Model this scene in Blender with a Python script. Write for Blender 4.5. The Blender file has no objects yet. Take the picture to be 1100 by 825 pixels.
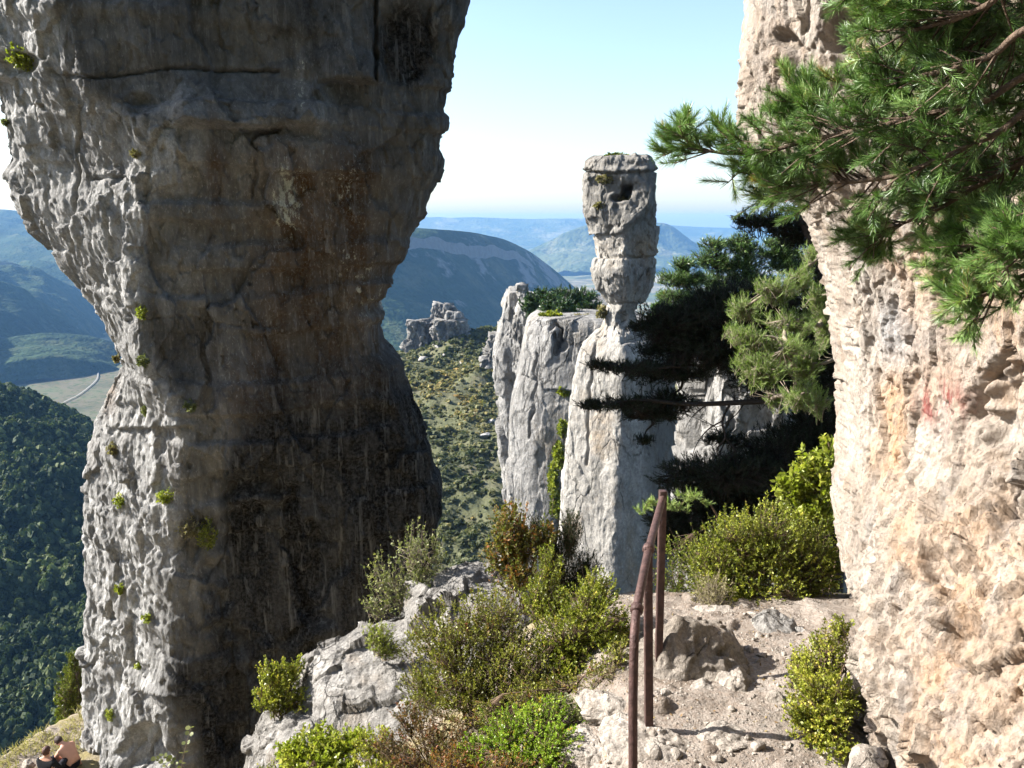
import bpy, bmesh, math, random
import numpy as np
from mathutils import Vector
from mathutils.bvhtree import BVHTree

rng = np.random.default_rng(11)
random.seed(5)
scene = bpy.context.scene
col = scene.collection

# ------------------------------------------------------------------ camera
W, H, F = 1100.0, 825.0, 863.0
PITCH = math.radians(11.5)
CP, SP = math.cos(PITCH), math.sin(PITCH)
cam_d = bpy.data.cameras.new("camera")
cam = bpy.data.objects.new("camera", cam_d)
col.objects.link(cam)
cam.location = (0, 0, 0)
cam.rotation_euler = (math.pi / 2 - PITCH, 0, 0)
cam_d.sensor_width = 36.0
cam_d.lens = 36.0 * F / W
cam_d.clip_start = 0.05
cam_d.clip_end = 60000
scene.camera = cam


def atY(px, py, Y):
    v = (H / 2 - py) / F
    k = Y / (CP + v * SP)
    return Vector(((px - W / 2) / F * k, Y, k * (-SP + v * CP)))


def zrow(py, Y):
    v = (H / 2 - py) / F
    return Y / (CP + v * SP) * (-SP + v * CP)


def atZ(px, py, z):
    v = (H / 2 - py) / F
    k = z / (-SP + v * CP)
    return Vector(((px - W / 2) / F * k, k * (CP + v * SP), z))


def project(P):
    d = P[..., 1] * CP - P[..., 2] * SP
    u = P[..., 1] * SP + P[..., 2] * CP
    d = np.where(np.abs(d) < 1e-6, 1e-6, d)
    return W / 2 + P[..., 0] / d * F, H / 2 - u / d * F


def mpp(Y):          # metres per photo pixel at forward distance Y (near the middle)
    return Y / F


# ------------------------------------------------------------------ noise (vectorised)
_perm = np.random.default_rng(3).permutation(256).astype(np.int64)
_perm = np.concatenate([_perm, _perm, _perm])
_g = np.random.default_rng(4).normal(size=(256, 3))
_g /= np.linalg.norm(_g, axis=1)[:, None]


def pnoise(P):
    P = np.asarray(P, dtype=np.float64)
    i = np.floor(P).astype(np.int64)
    f = P - i
    u = f * f * f * (f * (f * 6 - 15) + 10)
    i &= 255
    out = np.zeros(P.shape[:-1])
    for dx in (0, 1):
        wx = u[..., 0] if dx else 1 - u[..., 0]
        for dy in (0, 1):
            wy = u[..., 1] if dy else 1 - u[..., 1]
            for dz in (0, 1):
                wz = u[..., 2] if dz else 1 - u[..., 2]
                h = _perm[_perm[_perm[(i[..., 0] + dx) & 255] + ((i[..., 1] + dy) & 255)] + ((i[..., 2] + dz) & 255)]
                g = _g[h]
                out += wx * wy * wz * (g[..., 0] * (f[..., 0] - dx) + g[..., 1] * (f[..., 1] - dy) + g[..., 2] * (f[..., 2] - dz))
    return out * 1.5


def fbm(P, octaves=4, lac=2.03, gain=0.5):
    P = np.asarray(P, dtype=np.float64)
    a, s, o = 1.0, np.zeros(P.shape[:-1]), 0.0
    for k in range(octaves):
        s += a * pnoise(P + 17.3 * k)
        o += a
        P = P * lac
        a *= gain
    return s / o


def ridged(P, octaves=4, lac=2.1, gain=0.5):
    P = np.asarray(P, dtype=np.float64)
    a, s, o = 1.0, np.zeros(P.shape[:-1]), 0.0
    for k in range(octaves):
        s += a * (1 - 2 * np.abs(pnoise(P + 9.1 * k)))
        o += a
        P = P * lac
        a *= gain
    return s / o


def worley(P, seed=0):
    """returns F1, F2, cell random"""
    P = np.asarray(P, dtype=np.float64) + seed * 13.7
    i = np.floor(P).astype(np.int64)
    f1 = np.full(P.shape[:-1], 9.0)
    f2 = np.full(P.shape[:-1], 9.0)
    cr = np.zeros(P.shape[:-1])
    for dx in (-1, 0, 1):
        for dy in (-1, 0, 1):
            for dz in (-1, 0, 1):
                c = i + np.array([dx, dy, dz])
                h = _perm[_perm[_perm[c[..., 0] & 255] + (c[..., 1] & 255)] + (c[..., 2] & 255)]
                o = (_g[h] * 0.5 + 0.5)
                d = np.linalg.norm(c + o - P, axis=-1)
                new = d < f1
                f2 = np.where(new, f1, np.minimum(f2, d))
                cr = np.where(new, h / 255.0, cr)
                f1 = np.where(new, d, f1)
    return f1, f2, cr


def facets(P, seed=0, tilt=1.0):
    """broken-rock relief: every cell is a tilted plane at its own height (P in cell units)"""
    P = np.asarray(P, dtype=np.float64) + seed * 13.7
    i = np.floor(P).astype(np.int64)
    f1 = np.full(P.shape[:-1], 9.0)
    out = np.zeros(P.shape[:-1])
    for dx in (-1, 0, 1):
        for dy in (-1, 0, 1):
            for dz in (-1, 0, 1):
                c = i + np.array([dx, dy, dz])
                h = _perm[_perm[_perm[c[..., 0] & 255] + (c[..., 1] & 255)] + (c[..., 2] & 255)]
                v = c + (_g[h] * 0.5 + 0.5) - P
                d = np.linalg.norm(v, axis=-1)
                new = d < f1
                g = _g[(h * 7 + 31) & 255]
                out = np.where(new, (h / 255.0 - .5) + tilt * np.sum(v * g, -1), out)
                f1 = np.where(new, d, f1)
    return out


def warp(P, s, a):
    return P + a * np.stack([fbm(P / s, 3), fbm(P / s + 7.7, 3), fbm(P / s + 13.1, 3)], -1)


def sstep(a, b, x):
    t = np.clip((x - a) / (b - a), 0, 1)
    return t * t * (3 - 2 * t)


# ------------------------------------------------------------------ objects
def mesh_np(name, V, faces, mat=None, parent=None, smooth=False, attrs=None, rgb=None):
    """faces: list of int arrays (n,k)"""
    me = bpy.data.meshes.new(name)
    V = np.asarray(V, dtype=np.float32).reshape(-1, 3)
    faces = [np.asarray(f, dtype=np.int32) for f in faces if len(f)]
    nl = sum(f.size for f in faces)
    nf = sum(len(f) for f in faces)
    me.vertices.add(len(V))
    me.vertices.foreach_set("co", V.ravel())
    me.loops.add(nl)
    me.polygons.add(nf)
    me.loops.foreach_set("vertex_index", np.concatenate([f.ravel() for f in faces]))
    st, k = [], 0
    for f in faces:
        st.append(k + np.arange(len(f)) * f.shape[1])
        k += f.size
    me.polygons.foreach_set("loop_start", np.concatenate(st).astype(np.int32))
    if smooth:
        me.polygons.foreach_set("use_smooth", np.ones(nf, dtype=bool))
    me.update(calc_edges=True)
    for an, av in (attrs or {}).items():
        a = me.attributes.new(an, 'FLOAT', 'POINT')
        a.data.foreach_set("value", np.asarray(av, dtype=np.float32).ravel())
    if mat:
        me.materials.append(mat)
    o = bpy.data.objects.new(name, me)
    col.objects.link(o)
    if parent:
        o.parent = parent
        o.location = -parent.location if parent.type == 'EMPTY' else (0, 0, 0)
    return o


def tag(o, label, cat, group=None):
    o["label"] = label
    o["category"] = cat
    if group:
        o["group"] = group
    return o


def thing(name, label, cat, loc=(0, 0, 0), group=None):
    o = bpy.data.objects.new(name, None)
    col.objects.link(o)
    o.location = loc
    return tag(o, label, cat, group)


def struct(o):
    o["kind"] = "structure"
    return o


def stuff(o):
    o["kind"] = "stuff"
    return o


def norm(v):
    v = np.asarray(v, dtype=np.float64)
    return v / np.maximum(np.linalg.norm(v, axis=-1, keepdims=True), 1e-9)


def tube_np(P, R, n=8):
    """tube along polyline P (k,3) with radii R -> V, quads (+ end caps as fans)"""
    P = np.asarray(P, dtype=np.float64)
    R = np.broadcast_to(np.asarray(R, dtype=np.float64), (len(P),))
    T = norm(np.gradient(P, axis=0))
    ref = np.array([0.31, 0.2, 0.93])
    V = []
    a = np.arange(n) / n * 2 * math.pi
    for p, t, r in zip(P, T, R):
        if abs(np.dot(ref, t)) > 0.95:
            ref = np.array([0.93, 0.1, 0.2])
        u = norm(np.cross(t, ref))
        w = np.cross(t, u)
        V.append(p + r * (np.cos(a)[:, None] * u + np.sin(a)[:, None] * w))
    k = len(P)
    V = np.concatenate(V + [P[:1], P[-1:]])
    i, j = np.meshgrid(np.arange(k - 1), np.arange(n), indexing='ij')
    q = np.stack([i * n + j, i * n + (j + 1) % n, (i + 1) * n + (j + 1) % n, (i + 1) * n + j], -1).reshape(-1, 4)
    jj = np.arange(n)
    c0 = np.stack([np.full(n, k * n), (jj + 1) % n, jj], -1)
    c1 = np.stack([np.full(n, k * n + 1), (k - 1) * n + jj, (k - 1) * n + (jj + 1) % n], -1)
    return V, q, np.concatenate([c0, c1])


def join_np(parts):
    """parts: list of (V, quads, tris)"""
    Vs, qs, ts, k = [], [], [], 0
    for V, q, t in parts:
        Vs.append(V)
        if len(q):
            qs.append(q + k)
        if len(t):
            ts.append(t + k)
        k += len(V)
    return np.concatenate(Vs), [np.concatenate(x) for x in (qs, ts) if x]


def spline(P, n):
    """Catmull-Rom resample"""
    P = np.asarray(P, dtype=np.float64)
    if len(P) == 2:
        return P[0] + (P[1] - P[0]) * np.linspace(0, 1, n)[:, None]
    Q = np.concatenate([[2 * P[0] - P[1]], P, [2 * P[-1] - P[-2]]])
    t = np.linspace(0, len(P) - 1 - 1e-6, n)
    i = t.astype(int)
    f = (t - i)[:, None]
    a, b, c, d = Q[i], Q[i + 1], Q[i + 2], Q[i + 3]
    return 0.5 * (2 * b + (c - a) * f + (2 * a - 5 * b + 4 * c - d) * f ** 2 + (3 * b - a - 3 * c + d) * f ** 3)


def sticks(A, B, ra, rb):
    """many 3-sided prisms"""
    A, B = np.asarray(A), np.asarray(B)
    n = len(A)
    t = norm(B - A)
    u = norm(np.cross(t, np.array([0.3, 0.5, 0.81])))
    w = np.cross(t, u)
    V = np.empty((n, 6, 3))
    for k in range(3):
        c, s = math.cos(k * 2.094), math.sin(k * 2.094)
        d = c * u + s * w
        V[:, k] = A + d * np.reshape(ra, (-1, 1))
        V[:, 3 + k] = B + d * np.reshape(rb, (-1, 1))
    b = (np.arange(n) * 6)[:, None]
    q = np.concatenate([b + np.array([[k, (k + 1) % 3, 3 + (k + 1) % 3, 3 + k]]) for k in range(3)])
    return V.reshape(-1, 3), q, np.concatenate([b + np.array([[3, 4, 5]])])


# ------------------------------------------------------------------ material helpers
class NT:
    def __init__(self, name):
        self.m = bpy.data.materials.new(name)
        self.m.use_nodes = True
        self.t = self.m.node_tree
        self.t.nodes.clear()
        self.out = self.n('ShaderNodeOutputMaterial')

    def n(self, kind, **kw):
        nd = self.t.nodes.new(kind)
        for k, v in kw.items():
            setattr(nd, k, v)
        return nd

    def link(self, a, b):
        self.t.links.new(a, b)

    def val(self, sock, v):
        if hasattr(v, 'is_linked') or isinstance(v, bpy.types.NodeSocket):
            self.link(v, sock)
        elif v is not None:
            sock.default_value = v

    def pos(self, scale=(1, 1, 1)):
        g = self.n('ShaderNodeNewGeometry')
        m = self.n('ShaderNodeMapping')
        m.inputs['Scale'].default_value = scale
        self.link(g.outputs['Position'], m.inputs['Vector'])
        return m.outputs[0]

    def noise(self, vec, scale, detail=4, rough=0.55, dist=0.0):
        nd = self.n('ShaderNodeTexNoise')
        self.link(vec, nd.inputs['Vector'])
        nd.inputs['Scale'].default_value = scale
        nd.inputs['Detail'].default_value = detail
        nd.inputs['Roughness'].default_value = rough
        nd.inputs['Distortion'].default_value = dist
        return nd.outputs['Fac']

    def voronoi(self, vec, scale, feature='F1', rnd=1.0):
        nd = self.n('ShaderNodeTexVoronoi', feature=feature)
        self.link(vec, nd.inputs['Vector'])
        nd.inputs['Scale'].default_value = scale
        nd.inputs['Randomness'].default_value = rnd
        return nd

    def ramp(self, fac, stops, interp='LINEAR'):
        nd = self.n('ShaderNodeValToRGB')
        cr = nd.color_ramp
        cr.interpolation = interp
        while len(cr.elements) < len(stops):
            cr.elements.new(0.5)
        for e, (p, c) in zip(cr.elements, stops):
            e.position = p
            e.color = (c, c, c, 1) if isinstance(c, (int, float)) else (*c, 1)
        self.val(nd.inputs[0], fac)
        return nd.outputs[0]

    def mix(self, fac, a, b, mode='MIX'):
        nd = self.n('ShaderNodeMix', data_type='RGBA', blend_type=mode)
        self.val(nd.inputs[0], fac)
        for s, v in ((nd.inputs[6], a), (nd.inputs[7], b)):
            if isinstance(v, tuple):
                v = (*v, 1) if len(v) == 3 else v
            self.val(s, v)
        return nd.outputs[2]

    def math(self, op, a, b=None, clamp=False):
        nd = self.n('ShaderNodeMath', operation=op, use_clamp=clamp)
        self.val(nd.inputs[0], a)
        if b is not None:
            self.val(nd.inputs[1], b)
        return nd.outputs[0]

    def attr(self, name):
        return self.n('ShaderNodeAttribute', attribute_name=name).outputs['Fac']

    def bump(self, h, strength, dist, normal=None):
        nd = self.n('ShaderNodeBump')
        nd.inputs['Strength'].default_value = strength
        nd.inputs['Distance'].default_value = dist
        self.link(h, nd.inputs['Height'])
        if normal is not None:
            self.link(normal, nd.inputs['Normal'])
        return nd.outputs[0]

    def principled(self, base, rough=0.8, spec=0.3, normal=None, metallic=0.0):
        nd = self.n('ShaderNodeBsdfPrincipled')
        if isinstance(base, tuple):
            base = (*base, 1)
        self.val(nd.inputs['Base Color'], base)
        self.val(nd.inputs['Roughness'], rough)
        self.val(nd.inputs['Specular IOR Level'], spec)
        self.val(nd.inputs['Metallic'], metallic)
        if normal is not None:
            self.link(normal, nd.inputs['Normal'])
        return nd.outputs[0]

    def done(self, shader):
        self.link(shader, self.out.inputs['Surface'])
        return self.m


def leaf_mat(name, stops, trans=0.35, rough=0.5, spec=0.3):
    k = NT(name)
    c = k.ramp(k.attr('tint'), stops)
    p = k.principled(c, rough, spec)
    t = k.n('ShaderNodeBsdfTranslucent')
    c2 = k.mix(1.0, c, (1.0, 1.15, 0.55), 'MULTIPLY')
    k.link(c2, t.inputs['Color'])
    mx = k.n('ShaderNodeMixShader')
    mx.inputs[0].default_value = trans
    k.link(p, mx.inputs[1])
    k.link(t.outputs[0], mx.inputs[2])
    return k.done(mx.outputs[0])


def plain_mat(name, color, rough=0.8, spec=0.3, var=0.25, scale=8.0, metallic=0.0, bump=0.0, bscale=30):
    k = NT(name)
    p = k.pos()
    f = k.noise(p, scale, 4)
    c = k.ramp(f, [(0.25, tuple(x * (1 - var) for x in color)), (0.75, tuple(min(1, x * (1 + var)) for x in color))])
    nm = k.bump(k.noise(p, bscale, 4), bump, 0.02) if bump else None
    return k.done(k.principled(c, rough, spec, nm, metallic))
# ------------------------------------------------------------------ light
SUN_EL = math.radians(34)
SUN_AZ_BEYOND = math.radians(9)      # sun stands at the left, a little beyond lateral
to_sun = Vector((-math.cos(SUN_EL) * math.cos(SUN_AZ_BEYOND), math.cos(SUN_EL) * math.sin(SUN_AZ_BEYOND), math.sin(SUN_EL)))
sd = bpy.data.lights.new("sun", 'SUN')
sd.energy = 5.0
sd.angle = math.radians(0.5)
sd.color = (1.0, 0.955, 0.89)
sun = bpy.data.objects.new("sun", sd)
col.objects.link(sun)
sun.rotation_euler = (-to_sun).to_track_quat('-Z', 'Y').to_euler()

w = bpy.data.worlds.new("World")
scene.world = w
w.use_nodes = True
nt = w.node_tree
nt.nodes.clear()
bg = nt.nodes.new('ShaderNodeBackground')
sky = nt.nodes.new('ShaderNodeTexSky')
sky.sky_type = 'NISHITA'
sky.sun_disc = False
sky.sun_elevation = SUN_EL
sky.sun_rotation = math.atan2(to_sun.x, to_sun.y)
sky.altitude = 300
sky.air_density = 1.0
sky.dust_density = 1.6
sky.ozone_density = 1.6
bg.inputs['Strength'].default_value = 0.085
wo = nt.nodes.new('ShaderNodeOutputWorld')
nt.links.new(sky.outputs[0], bg.inputs[0])
nt.links.new(bg.outputs[0], wo.inputs[0])

vs = scene.view_settings
vs.view_transform = 'Standard'
vs.look = 'None'
vs.gamma = 1
vs.use_curve_mapping = False
vs.exposure = 1.85
cy = scene.cycles
cy.max_bounces = 5
cy.diffuse_bounces = 2
cy.glossy_bounces = 2
cy.transmission_bounces = 3
cy.volume_bounces = 1
cy.transparent_max_bounces = 6
cy.caustics_reflective = False
cy.caustics_refractive = False
cy.use_adaptive_sampling = True
cy.adaptive_threshold = 0.02
cy.use_denoising = True
try:
    cy.denoiser = 'OPENIMAGEDENOISE'
    cy.denoising_input_passes = 'RGB_ALBEDO_NORMAL'
    cy.denoising_prefilter = 'ACCURATE'
except Exception:
    pass

# the air
bx0, bx1, by0, by1, bz0, bz1 = -13000, 13000, -2500, 13000, -620, 90
hv = np.array([(x, y, z) for z in (bz0, bz1) for y in (by0, by1) for x in (bx0, bx1)], float)
hz = mesh_np("haze", hv, [np.array([(0, 2, 3, 1), (4, 5, 7, 6), (0, 1, 5, 4), (2, 6, 7, 3), (0, 4, 6, 2), (1, 3, 7, 5)])])
stuff(hz)
hm = bpy.data.materials.new("haze_air")
hm.use_nodes = True
ht = hm.node_tree
ht.nodes.clear()
ho = ht.nodes.new('ShaderNodeOutputMaterial')
pv = ht.nodes.new('ShaderNodeVolumePrincipled')
pv.inputs['Color'].default_value = (0.21, 0.45, 0.84, 1)
pv.inputs['Density'].default_value = 0.7e-4
pv.inputs['Anisotropy'].default_value = 0.1
ht.links.new(pv.outputs[0], ho.inputs['Volume'])
hm.cycles.homogeneous_volume = True
hz.data.materials.append(hm)
# ------------------------------------------------------------------ terrain
def loft(name, rows, nu, nv, disp=None, mat=None, blur=0, soft=18):
    """rows: polylines of (px, py, Y) traced at their own distance; a surface is lofted through them."""
    global CRESTV
    CRESTV = 1.0 / (len(rows) - 1)
    R = []
    kr = np.array([p[:2] for p in rows[min(1, len(rows) - 1)]], float)
    q = np.concatenate([[0], np.cumsum(np.linalg.norm(np.diff(kr, axis=0), axis=1))])
    q /= q[-1]
    for r in rows:
        P = np.array([atY(*p) for p in r])
        s = np.linspace(0, 1, nu)
        pts = np.stack([np.interp(s, q, P[:, k]) for k in range(3)], -1)
        ker = np.hanning(max(3, nu // soft) | 1)
        ker /= ker.sum()
        h = len(ker) // 2
        pp = np.concatenate([2 * pts[:1] - pts[h:0:-1], pts, 2 * pts[-1:] - pts[-2:-h - 2:-1]])
        pts = np.stack([np.convolve(pp[:, k], ker, 'valid') for k in range(3)], -1)
        R.append(pts)
    R = np.array(R)
    t = np.linspace(0, len(rows) - 1, nv)
    i = np.minimum(t.astype(int), len(rows) - 2)
    f = (t - i)[:, None, None]
    G = R[i] * (1 - f) + R[i + 1] * f
    for _ in range(blur):
        G[1:-1] = (G[:-2] + 2 * G[1:-1] + G[2:]) / 4
    v = t / (len(rows) - 1)
    if disp is not None:
        G = disp(G, np.broadcast_to(v[:, None], G.shape[:2]))
    idx = np.arange(nu * nv).reshape(nv, nu)
    q = np.stack([idx[:-1, :-1], idx[1:, :-1], idx[1:, 1:], idx[:-1, 1:]], -1).reshape(-1, 4)
    o = mesh_np(name, G, [q], mat, smooth=True)
    return o, G


def back(crest, dy=1.3, dpy=70):
    return [(x, y + dpy, Y * dy) for x, y, Y in crest]


def hill_mat(name, dark, mid, light, rock, tree=9.0, patch=180.0, rockiness=0.75, bumpd=6.0):
    k = NT(name)
    p = k.pos()
    n1 = k.noise(p, 1 / patch, 5, 0.6)
    n2 = k.noise(p, 1 / tree, 3, 0.6)
    vo = k.voronoi(p, 1 / tree)
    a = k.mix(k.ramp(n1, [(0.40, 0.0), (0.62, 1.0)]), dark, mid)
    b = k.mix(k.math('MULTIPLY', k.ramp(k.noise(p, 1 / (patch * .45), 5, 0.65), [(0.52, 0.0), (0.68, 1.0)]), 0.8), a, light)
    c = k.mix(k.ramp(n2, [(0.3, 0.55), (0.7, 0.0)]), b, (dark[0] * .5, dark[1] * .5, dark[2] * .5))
    geo = k.n('ShaderNodeNewGeometry')
    sx = k.n('ShaderNodeSeparateXYZ')
    k.link(geo.outputs['Normal'], sx.inputs[0])
    slope = k.math('ADD', sx.outputs[2], k.math('MULTIPLY', k.math('SUBTRACT', k.noise(p, 2.2 / patch, 5, 0.65), 0.5), 1.3))
    rk = k.ramp(slope, [(1 - rockiness - .05, 1.0), (1 - rockiness + .06, 0.0)])
    rc = k.mix(k.noise(k.pos((1, 1, .4)), 1 / (tree * 1.2), 5), (rock[0] * .55, rock[1] * .55, rock[2] * .55), rock)
    d = k.mix(rk, c, rc)
    nm = k.bump(vo.outputs['Distance'], 0.35, -bumpd)
    nm = k.bump(n2, 0.7, bumpd * .9, nm)
    nm = k.bump(k.noise(p, 1 / (tree * 5), 4, .6), 0.7, bumpd * 4, nm)
    return k.done(k.principled(d, 0.95, 0.05, nm))


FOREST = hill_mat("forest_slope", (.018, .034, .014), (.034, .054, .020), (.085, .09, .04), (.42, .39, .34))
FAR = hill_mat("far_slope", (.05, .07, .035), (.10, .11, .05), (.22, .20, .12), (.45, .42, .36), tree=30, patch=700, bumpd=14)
ROCKY = hill_mat("mountain_slope", (.018, .034, .015), (.034, .054, .022), (.10, .10, .05), (.20, .19, .175), tree=11, patch=260, rockiness=0.42, bumpd=7)


def gully(amp, L, keep=0.12, seed=0, fine=0.25):
    def f(G, v):
        P = G / L + seed * 7.7
        P = P * np.array([1, 1, .5])
        d = ridged(P, 5) * amp + fbm(P * 5, 4) * amp * fine
        G = G.copy()
        m = sstep(0, keep, np.abs(v - CRESTV) + 0.02)
        G[..., 2] += (d - amp * .3) * m
        return G
    return f


CRESTV = 0.2
# valley floor, out to the horizon
rr = np.concatenate([np.linspace(60, 1500, 40), np.geomspace(1600, 12500, 50)])
aa = np.radians(np.linspace(-70, 70, 180))
RR, AA = np.meshgrid(rr, aa, indexing='ij')
VG = np.stack([RR * np.sin(AA), np.minimum(RR * np.cos(AA), 12600), np.full(RR.shape, -330.0)], -1)
VG[..., 2] += fbm(VG / 900.0, 4) * 45 + 60 * sstep(5000, 11000, RR)
VG[..., 2] -= 200 * sstep(700, 60, RR)
idx = np.arange(VG.shape[0] * VG.shape[1]).reshape(VG.shape[:2])
vq = np.stack([idx[:-1, :-1], idx[:-1, 1:], idx[1:, 1:], idx[1:, :-1]], -1).reshape(-1, 4)
k = NT("valley_fields")
p = k.pos()
vo = k.voronoi(p, 1 / 130, rnd=0.9)
c = k.ramp(k.noise(p, 1 / 240, 5, .6), [(.3, (.05, .07, .03)), (.45, (.13, .13, .07)), (.58, (.23, .19, .13)), (.72, (.30, .27, .18))])
bw = k.n('ShaderNodeRGBToBW')
k.link(vo.outputs['Color'], bw.inputs[0])
c = k.mix(1.0, c, k.ramp(bw.outputs[0], [(.25, .45), (.75, 1.25)]), 'MULTIPLY')
c = k.mix(k.ramp(k.noise(p, 1 / 16, 4, .65), [(.5, 0.0), (.6, .75)]), c, (.035, .055, .02))
VALLEY = k.done(k.principled(c, .95, .05, k.bump(k.noise(p, 1 / 14, 3), .5, 5)))
struct(mesh_np("valley_floor", VG, [vq], VALLEY, smooth=True))

far_crest = [(-700, 238, 9800), (0, 234, 9800), (380, 233, 9800), (470, 234, 9800), (540, 237, 9800), (620, 235, 9800), (700, 241, 9800),
             (745, 243, 9800), (800, 245, 9800), (900, 244, 9800), (1150, 242, 9800), (1700, 244, 9800)]
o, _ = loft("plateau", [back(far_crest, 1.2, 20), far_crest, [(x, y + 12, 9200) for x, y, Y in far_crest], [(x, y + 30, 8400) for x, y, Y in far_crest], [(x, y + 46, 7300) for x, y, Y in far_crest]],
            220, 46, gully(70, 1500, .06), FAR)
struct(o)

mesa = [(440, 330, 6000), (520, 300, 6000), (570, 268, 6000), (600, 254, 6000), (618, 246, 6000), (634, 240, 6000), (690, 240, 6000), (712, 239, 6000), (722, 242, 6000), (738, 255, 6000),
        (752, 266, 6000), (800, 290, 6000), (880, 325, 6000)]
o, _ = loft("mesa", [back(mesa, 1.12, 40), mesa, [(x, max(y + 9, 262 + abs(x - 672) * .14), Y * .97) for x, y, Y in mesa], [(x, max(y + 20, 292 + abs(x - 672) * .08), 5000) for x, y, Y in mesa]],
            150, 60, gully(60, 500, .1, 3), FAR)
struct(o)

mount = [(150, 235, 1500), (300, 240, 1650), (400, 243, 1800), (470, 246, 2000), (505, 249, 2150), (540, 256, 2350), (570, 270, 2500), (595, 289, 2600), (620, 311, 2700), (650, 336, 2750), (700, 375, 2800), (760, 410, 2850)]
o, _ = loft("mountain", [back(mount, 1.25, 60), mount,
                         [(x, y + 13, Y * .955) for x, y, Y in mount],
                         [(x, y + 13 + (12 if x < 545 else 3), Y * .949) for x, y, Y in mount],
                         [(x + 12, y + 66 - .14 * max(0, x - 450), Y * .90) for x, y, Y in mount],
                         [(x + 26, max(350, y + 100 - .32 * max(0, x - 430)), Y * .82) for x, y, Y in mount],
                         [(x + 40, max(395, y + 150 - .45 * max(0, x - 430)), Y * .70) for x, y, Y in mount]],
            300, 190, gully(20, 420, .14, 5, .45), ROCKY)
struct(o)
CRESTV = 0.25

ha = [(-500, 221, 4600), (-200, 222, 4600), (0, 224, 4600), (25, 226, 4600), (70, 230, 4500), (150, 238, 4500), (330, 243, 4500)]
o, _ = loft("hill", [back(ha, 1.2, 50), ha, [(x, y + 14, Y * .93) for x, y, Y in ha], [(x, y + 36, Y * .82) for x, y, Y in ha], [(x, y + 75, Y * .62) for x, y, Y in ha]], 140, 80, gully(110, 800, .1, 1), FOREST)
struct(o)
hb = [(-500, 250, 1220), (-200, 262, 1880), (-40, 282, 2232), (0, 287, 2320), (45, 291, 2419), (80, 309, 2496), (110, 334, 2562), (145, 366, 2639), (200, 405, 2760)]
o, _ = loft("hill", [back(hb, 1.2, 60), hb, [(x, y + 18, Y * .94) for x, y, Y in hb], [(x, y + 50, Y * .84) for x, y, Y in hb], [(x, y + 110, Y * .7) for x, y, Y in hb]], 140, 80, gully(75, 420, .1, 2), FOREST)
struct(o)
hc = [(-500, 270, 644), (-200, 288, 1364), (-40, 300, 1748), (0, 304, 1844), (30, 314, 1916), (60, 336, 1988), (85, 356, 2048), (115, 378, 2120), (170, 408, 2252)]
o, _ = loft("hill", [back(hc, 1.2, 60), hc, [(x, y + 16, Y * .94) for x, y, Y in hc], [(x, y + 48, Y * .86) for x, y, Y in hc], [(x, y + 100, Y * .76) for x, y, Y in hc]], 140, 80, gully(50, 330, .1, 4), FOREST)
struct(o)
hd = [(-500, 372, 952), (-200, 368, 1312), (-30, 367, 1516), (10, 362, 1564), (50, 357, 1612), (95, 360, 1666), (130, 370, 1708), (190, 392, 1780)]
o, _ = loft("hill", [back(hd, 1.15, 40), hd, [(x, y + 14, Y * .95) for x, y, Y in hd], [(x, y + 30, Y * .88) for x, y, Y in hd], [(x, y + 52, Y * .86) for x, y, Y in hd]], 120, 60, gully(14, 140, .1, 6), FOREST)
struct(o)

# road on a pale strip of fields in the valley
rp = [(-40, 470), (20, 452), (60, 436), (72, 430), (84, 424), (96, 415), (104, 407), (106, 399), (112, 392), (140, 384)]
C = spline([atZ(x, y, -275.0) for x, y in rp], 60)
k = NT("field_strip")
p = k.pos()
c = k.ramp(k.noise(p, 1 / 60, 5, .6), [(.3, (.055, .06, .034)), (.5, (.11, .095, .062)), (.7, (.09, .10, .052))])
c = k.mix(k.ramp(k.noise(p, 1 / 12, 4, .65), [(.52, 0.0), (.6, .8)]), c, (.04, .06, .022))
FIELD = k.done(k.principled(c, .95, .05))
frows = [[(-260, 392, 0), (0, 388, 0), (60, 382, 0), (130, 378, 0), (200, 384, 0)], [(-260, 420, 0), (0, 410, 0), (60, 405, 0), (130, 400, 0), (200, 400, 0)],
         [(-260, 450, 0), (0, 440, 0), (60, 430, 0), (130, 425, 0), (200, 425, 0)], [(-260, 520, 0), (0, 500, 0), (60, 490, 0), (130, 480, 0), (200, 480, 0)]]
frows = [[(x, y, atZ(x, y, -277.0).y) for x, y, _ in r] for r in frows]
o, _ = loft("meadow", frows, 60, 30, None, FIELD)
struct(o)
wd = 1.2
T = norm(np.gradient(C, axis=0))
S = np.stack([T[:, 1], -T[:, 0], 0 * T[:, 0]], -1) * wd
rv = np.concatenate([C - S, C + S])
i = np.arange(59)
rq = np.stack([i, i + 60, i + 61, i + 1], -1)
struct(mesh_np("road", rv, [rq], plain_mat("road_surface", (.20, .19, .175), .9, .1)))

# ---- near forest slope at the left
fl = [(-600, 342, 382), (-250, 362, 382), (-100, 387, 388), (0, 418, 400), (50, 435, 406), (105, 464, 413), (160, 502, 419), (240, 572, 429), (420, 702, 450), (500, 772, 460)]
lowf = lambda x: 600 + .10 * x
SLOPE = hill_mat("wooded_slope", (.022, .040, .014), (.045, .065, .022), (.15, .12, .075), (.35, .31, .27), tree=5, patch=60, rockiness=.8, bumpd=2)
CRESTV = .25
forest_o, FG = loft("hillside", [back(fl, 1.25, 60), fl, [(x, .5 * y + .5 * lowf(x) - 10, 335) for x, y, Y in fl], [(x, max(y + 40, 700 + .1 * x), 240) for x, y, Y in fl], [(x, max(y + 60, 1000), 150) for x, y, Y in fl]],
                    200, 150, gully(14, 75, .12, 8, .2), SLOPE, blur=6)
struct(forest_o)

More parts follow.
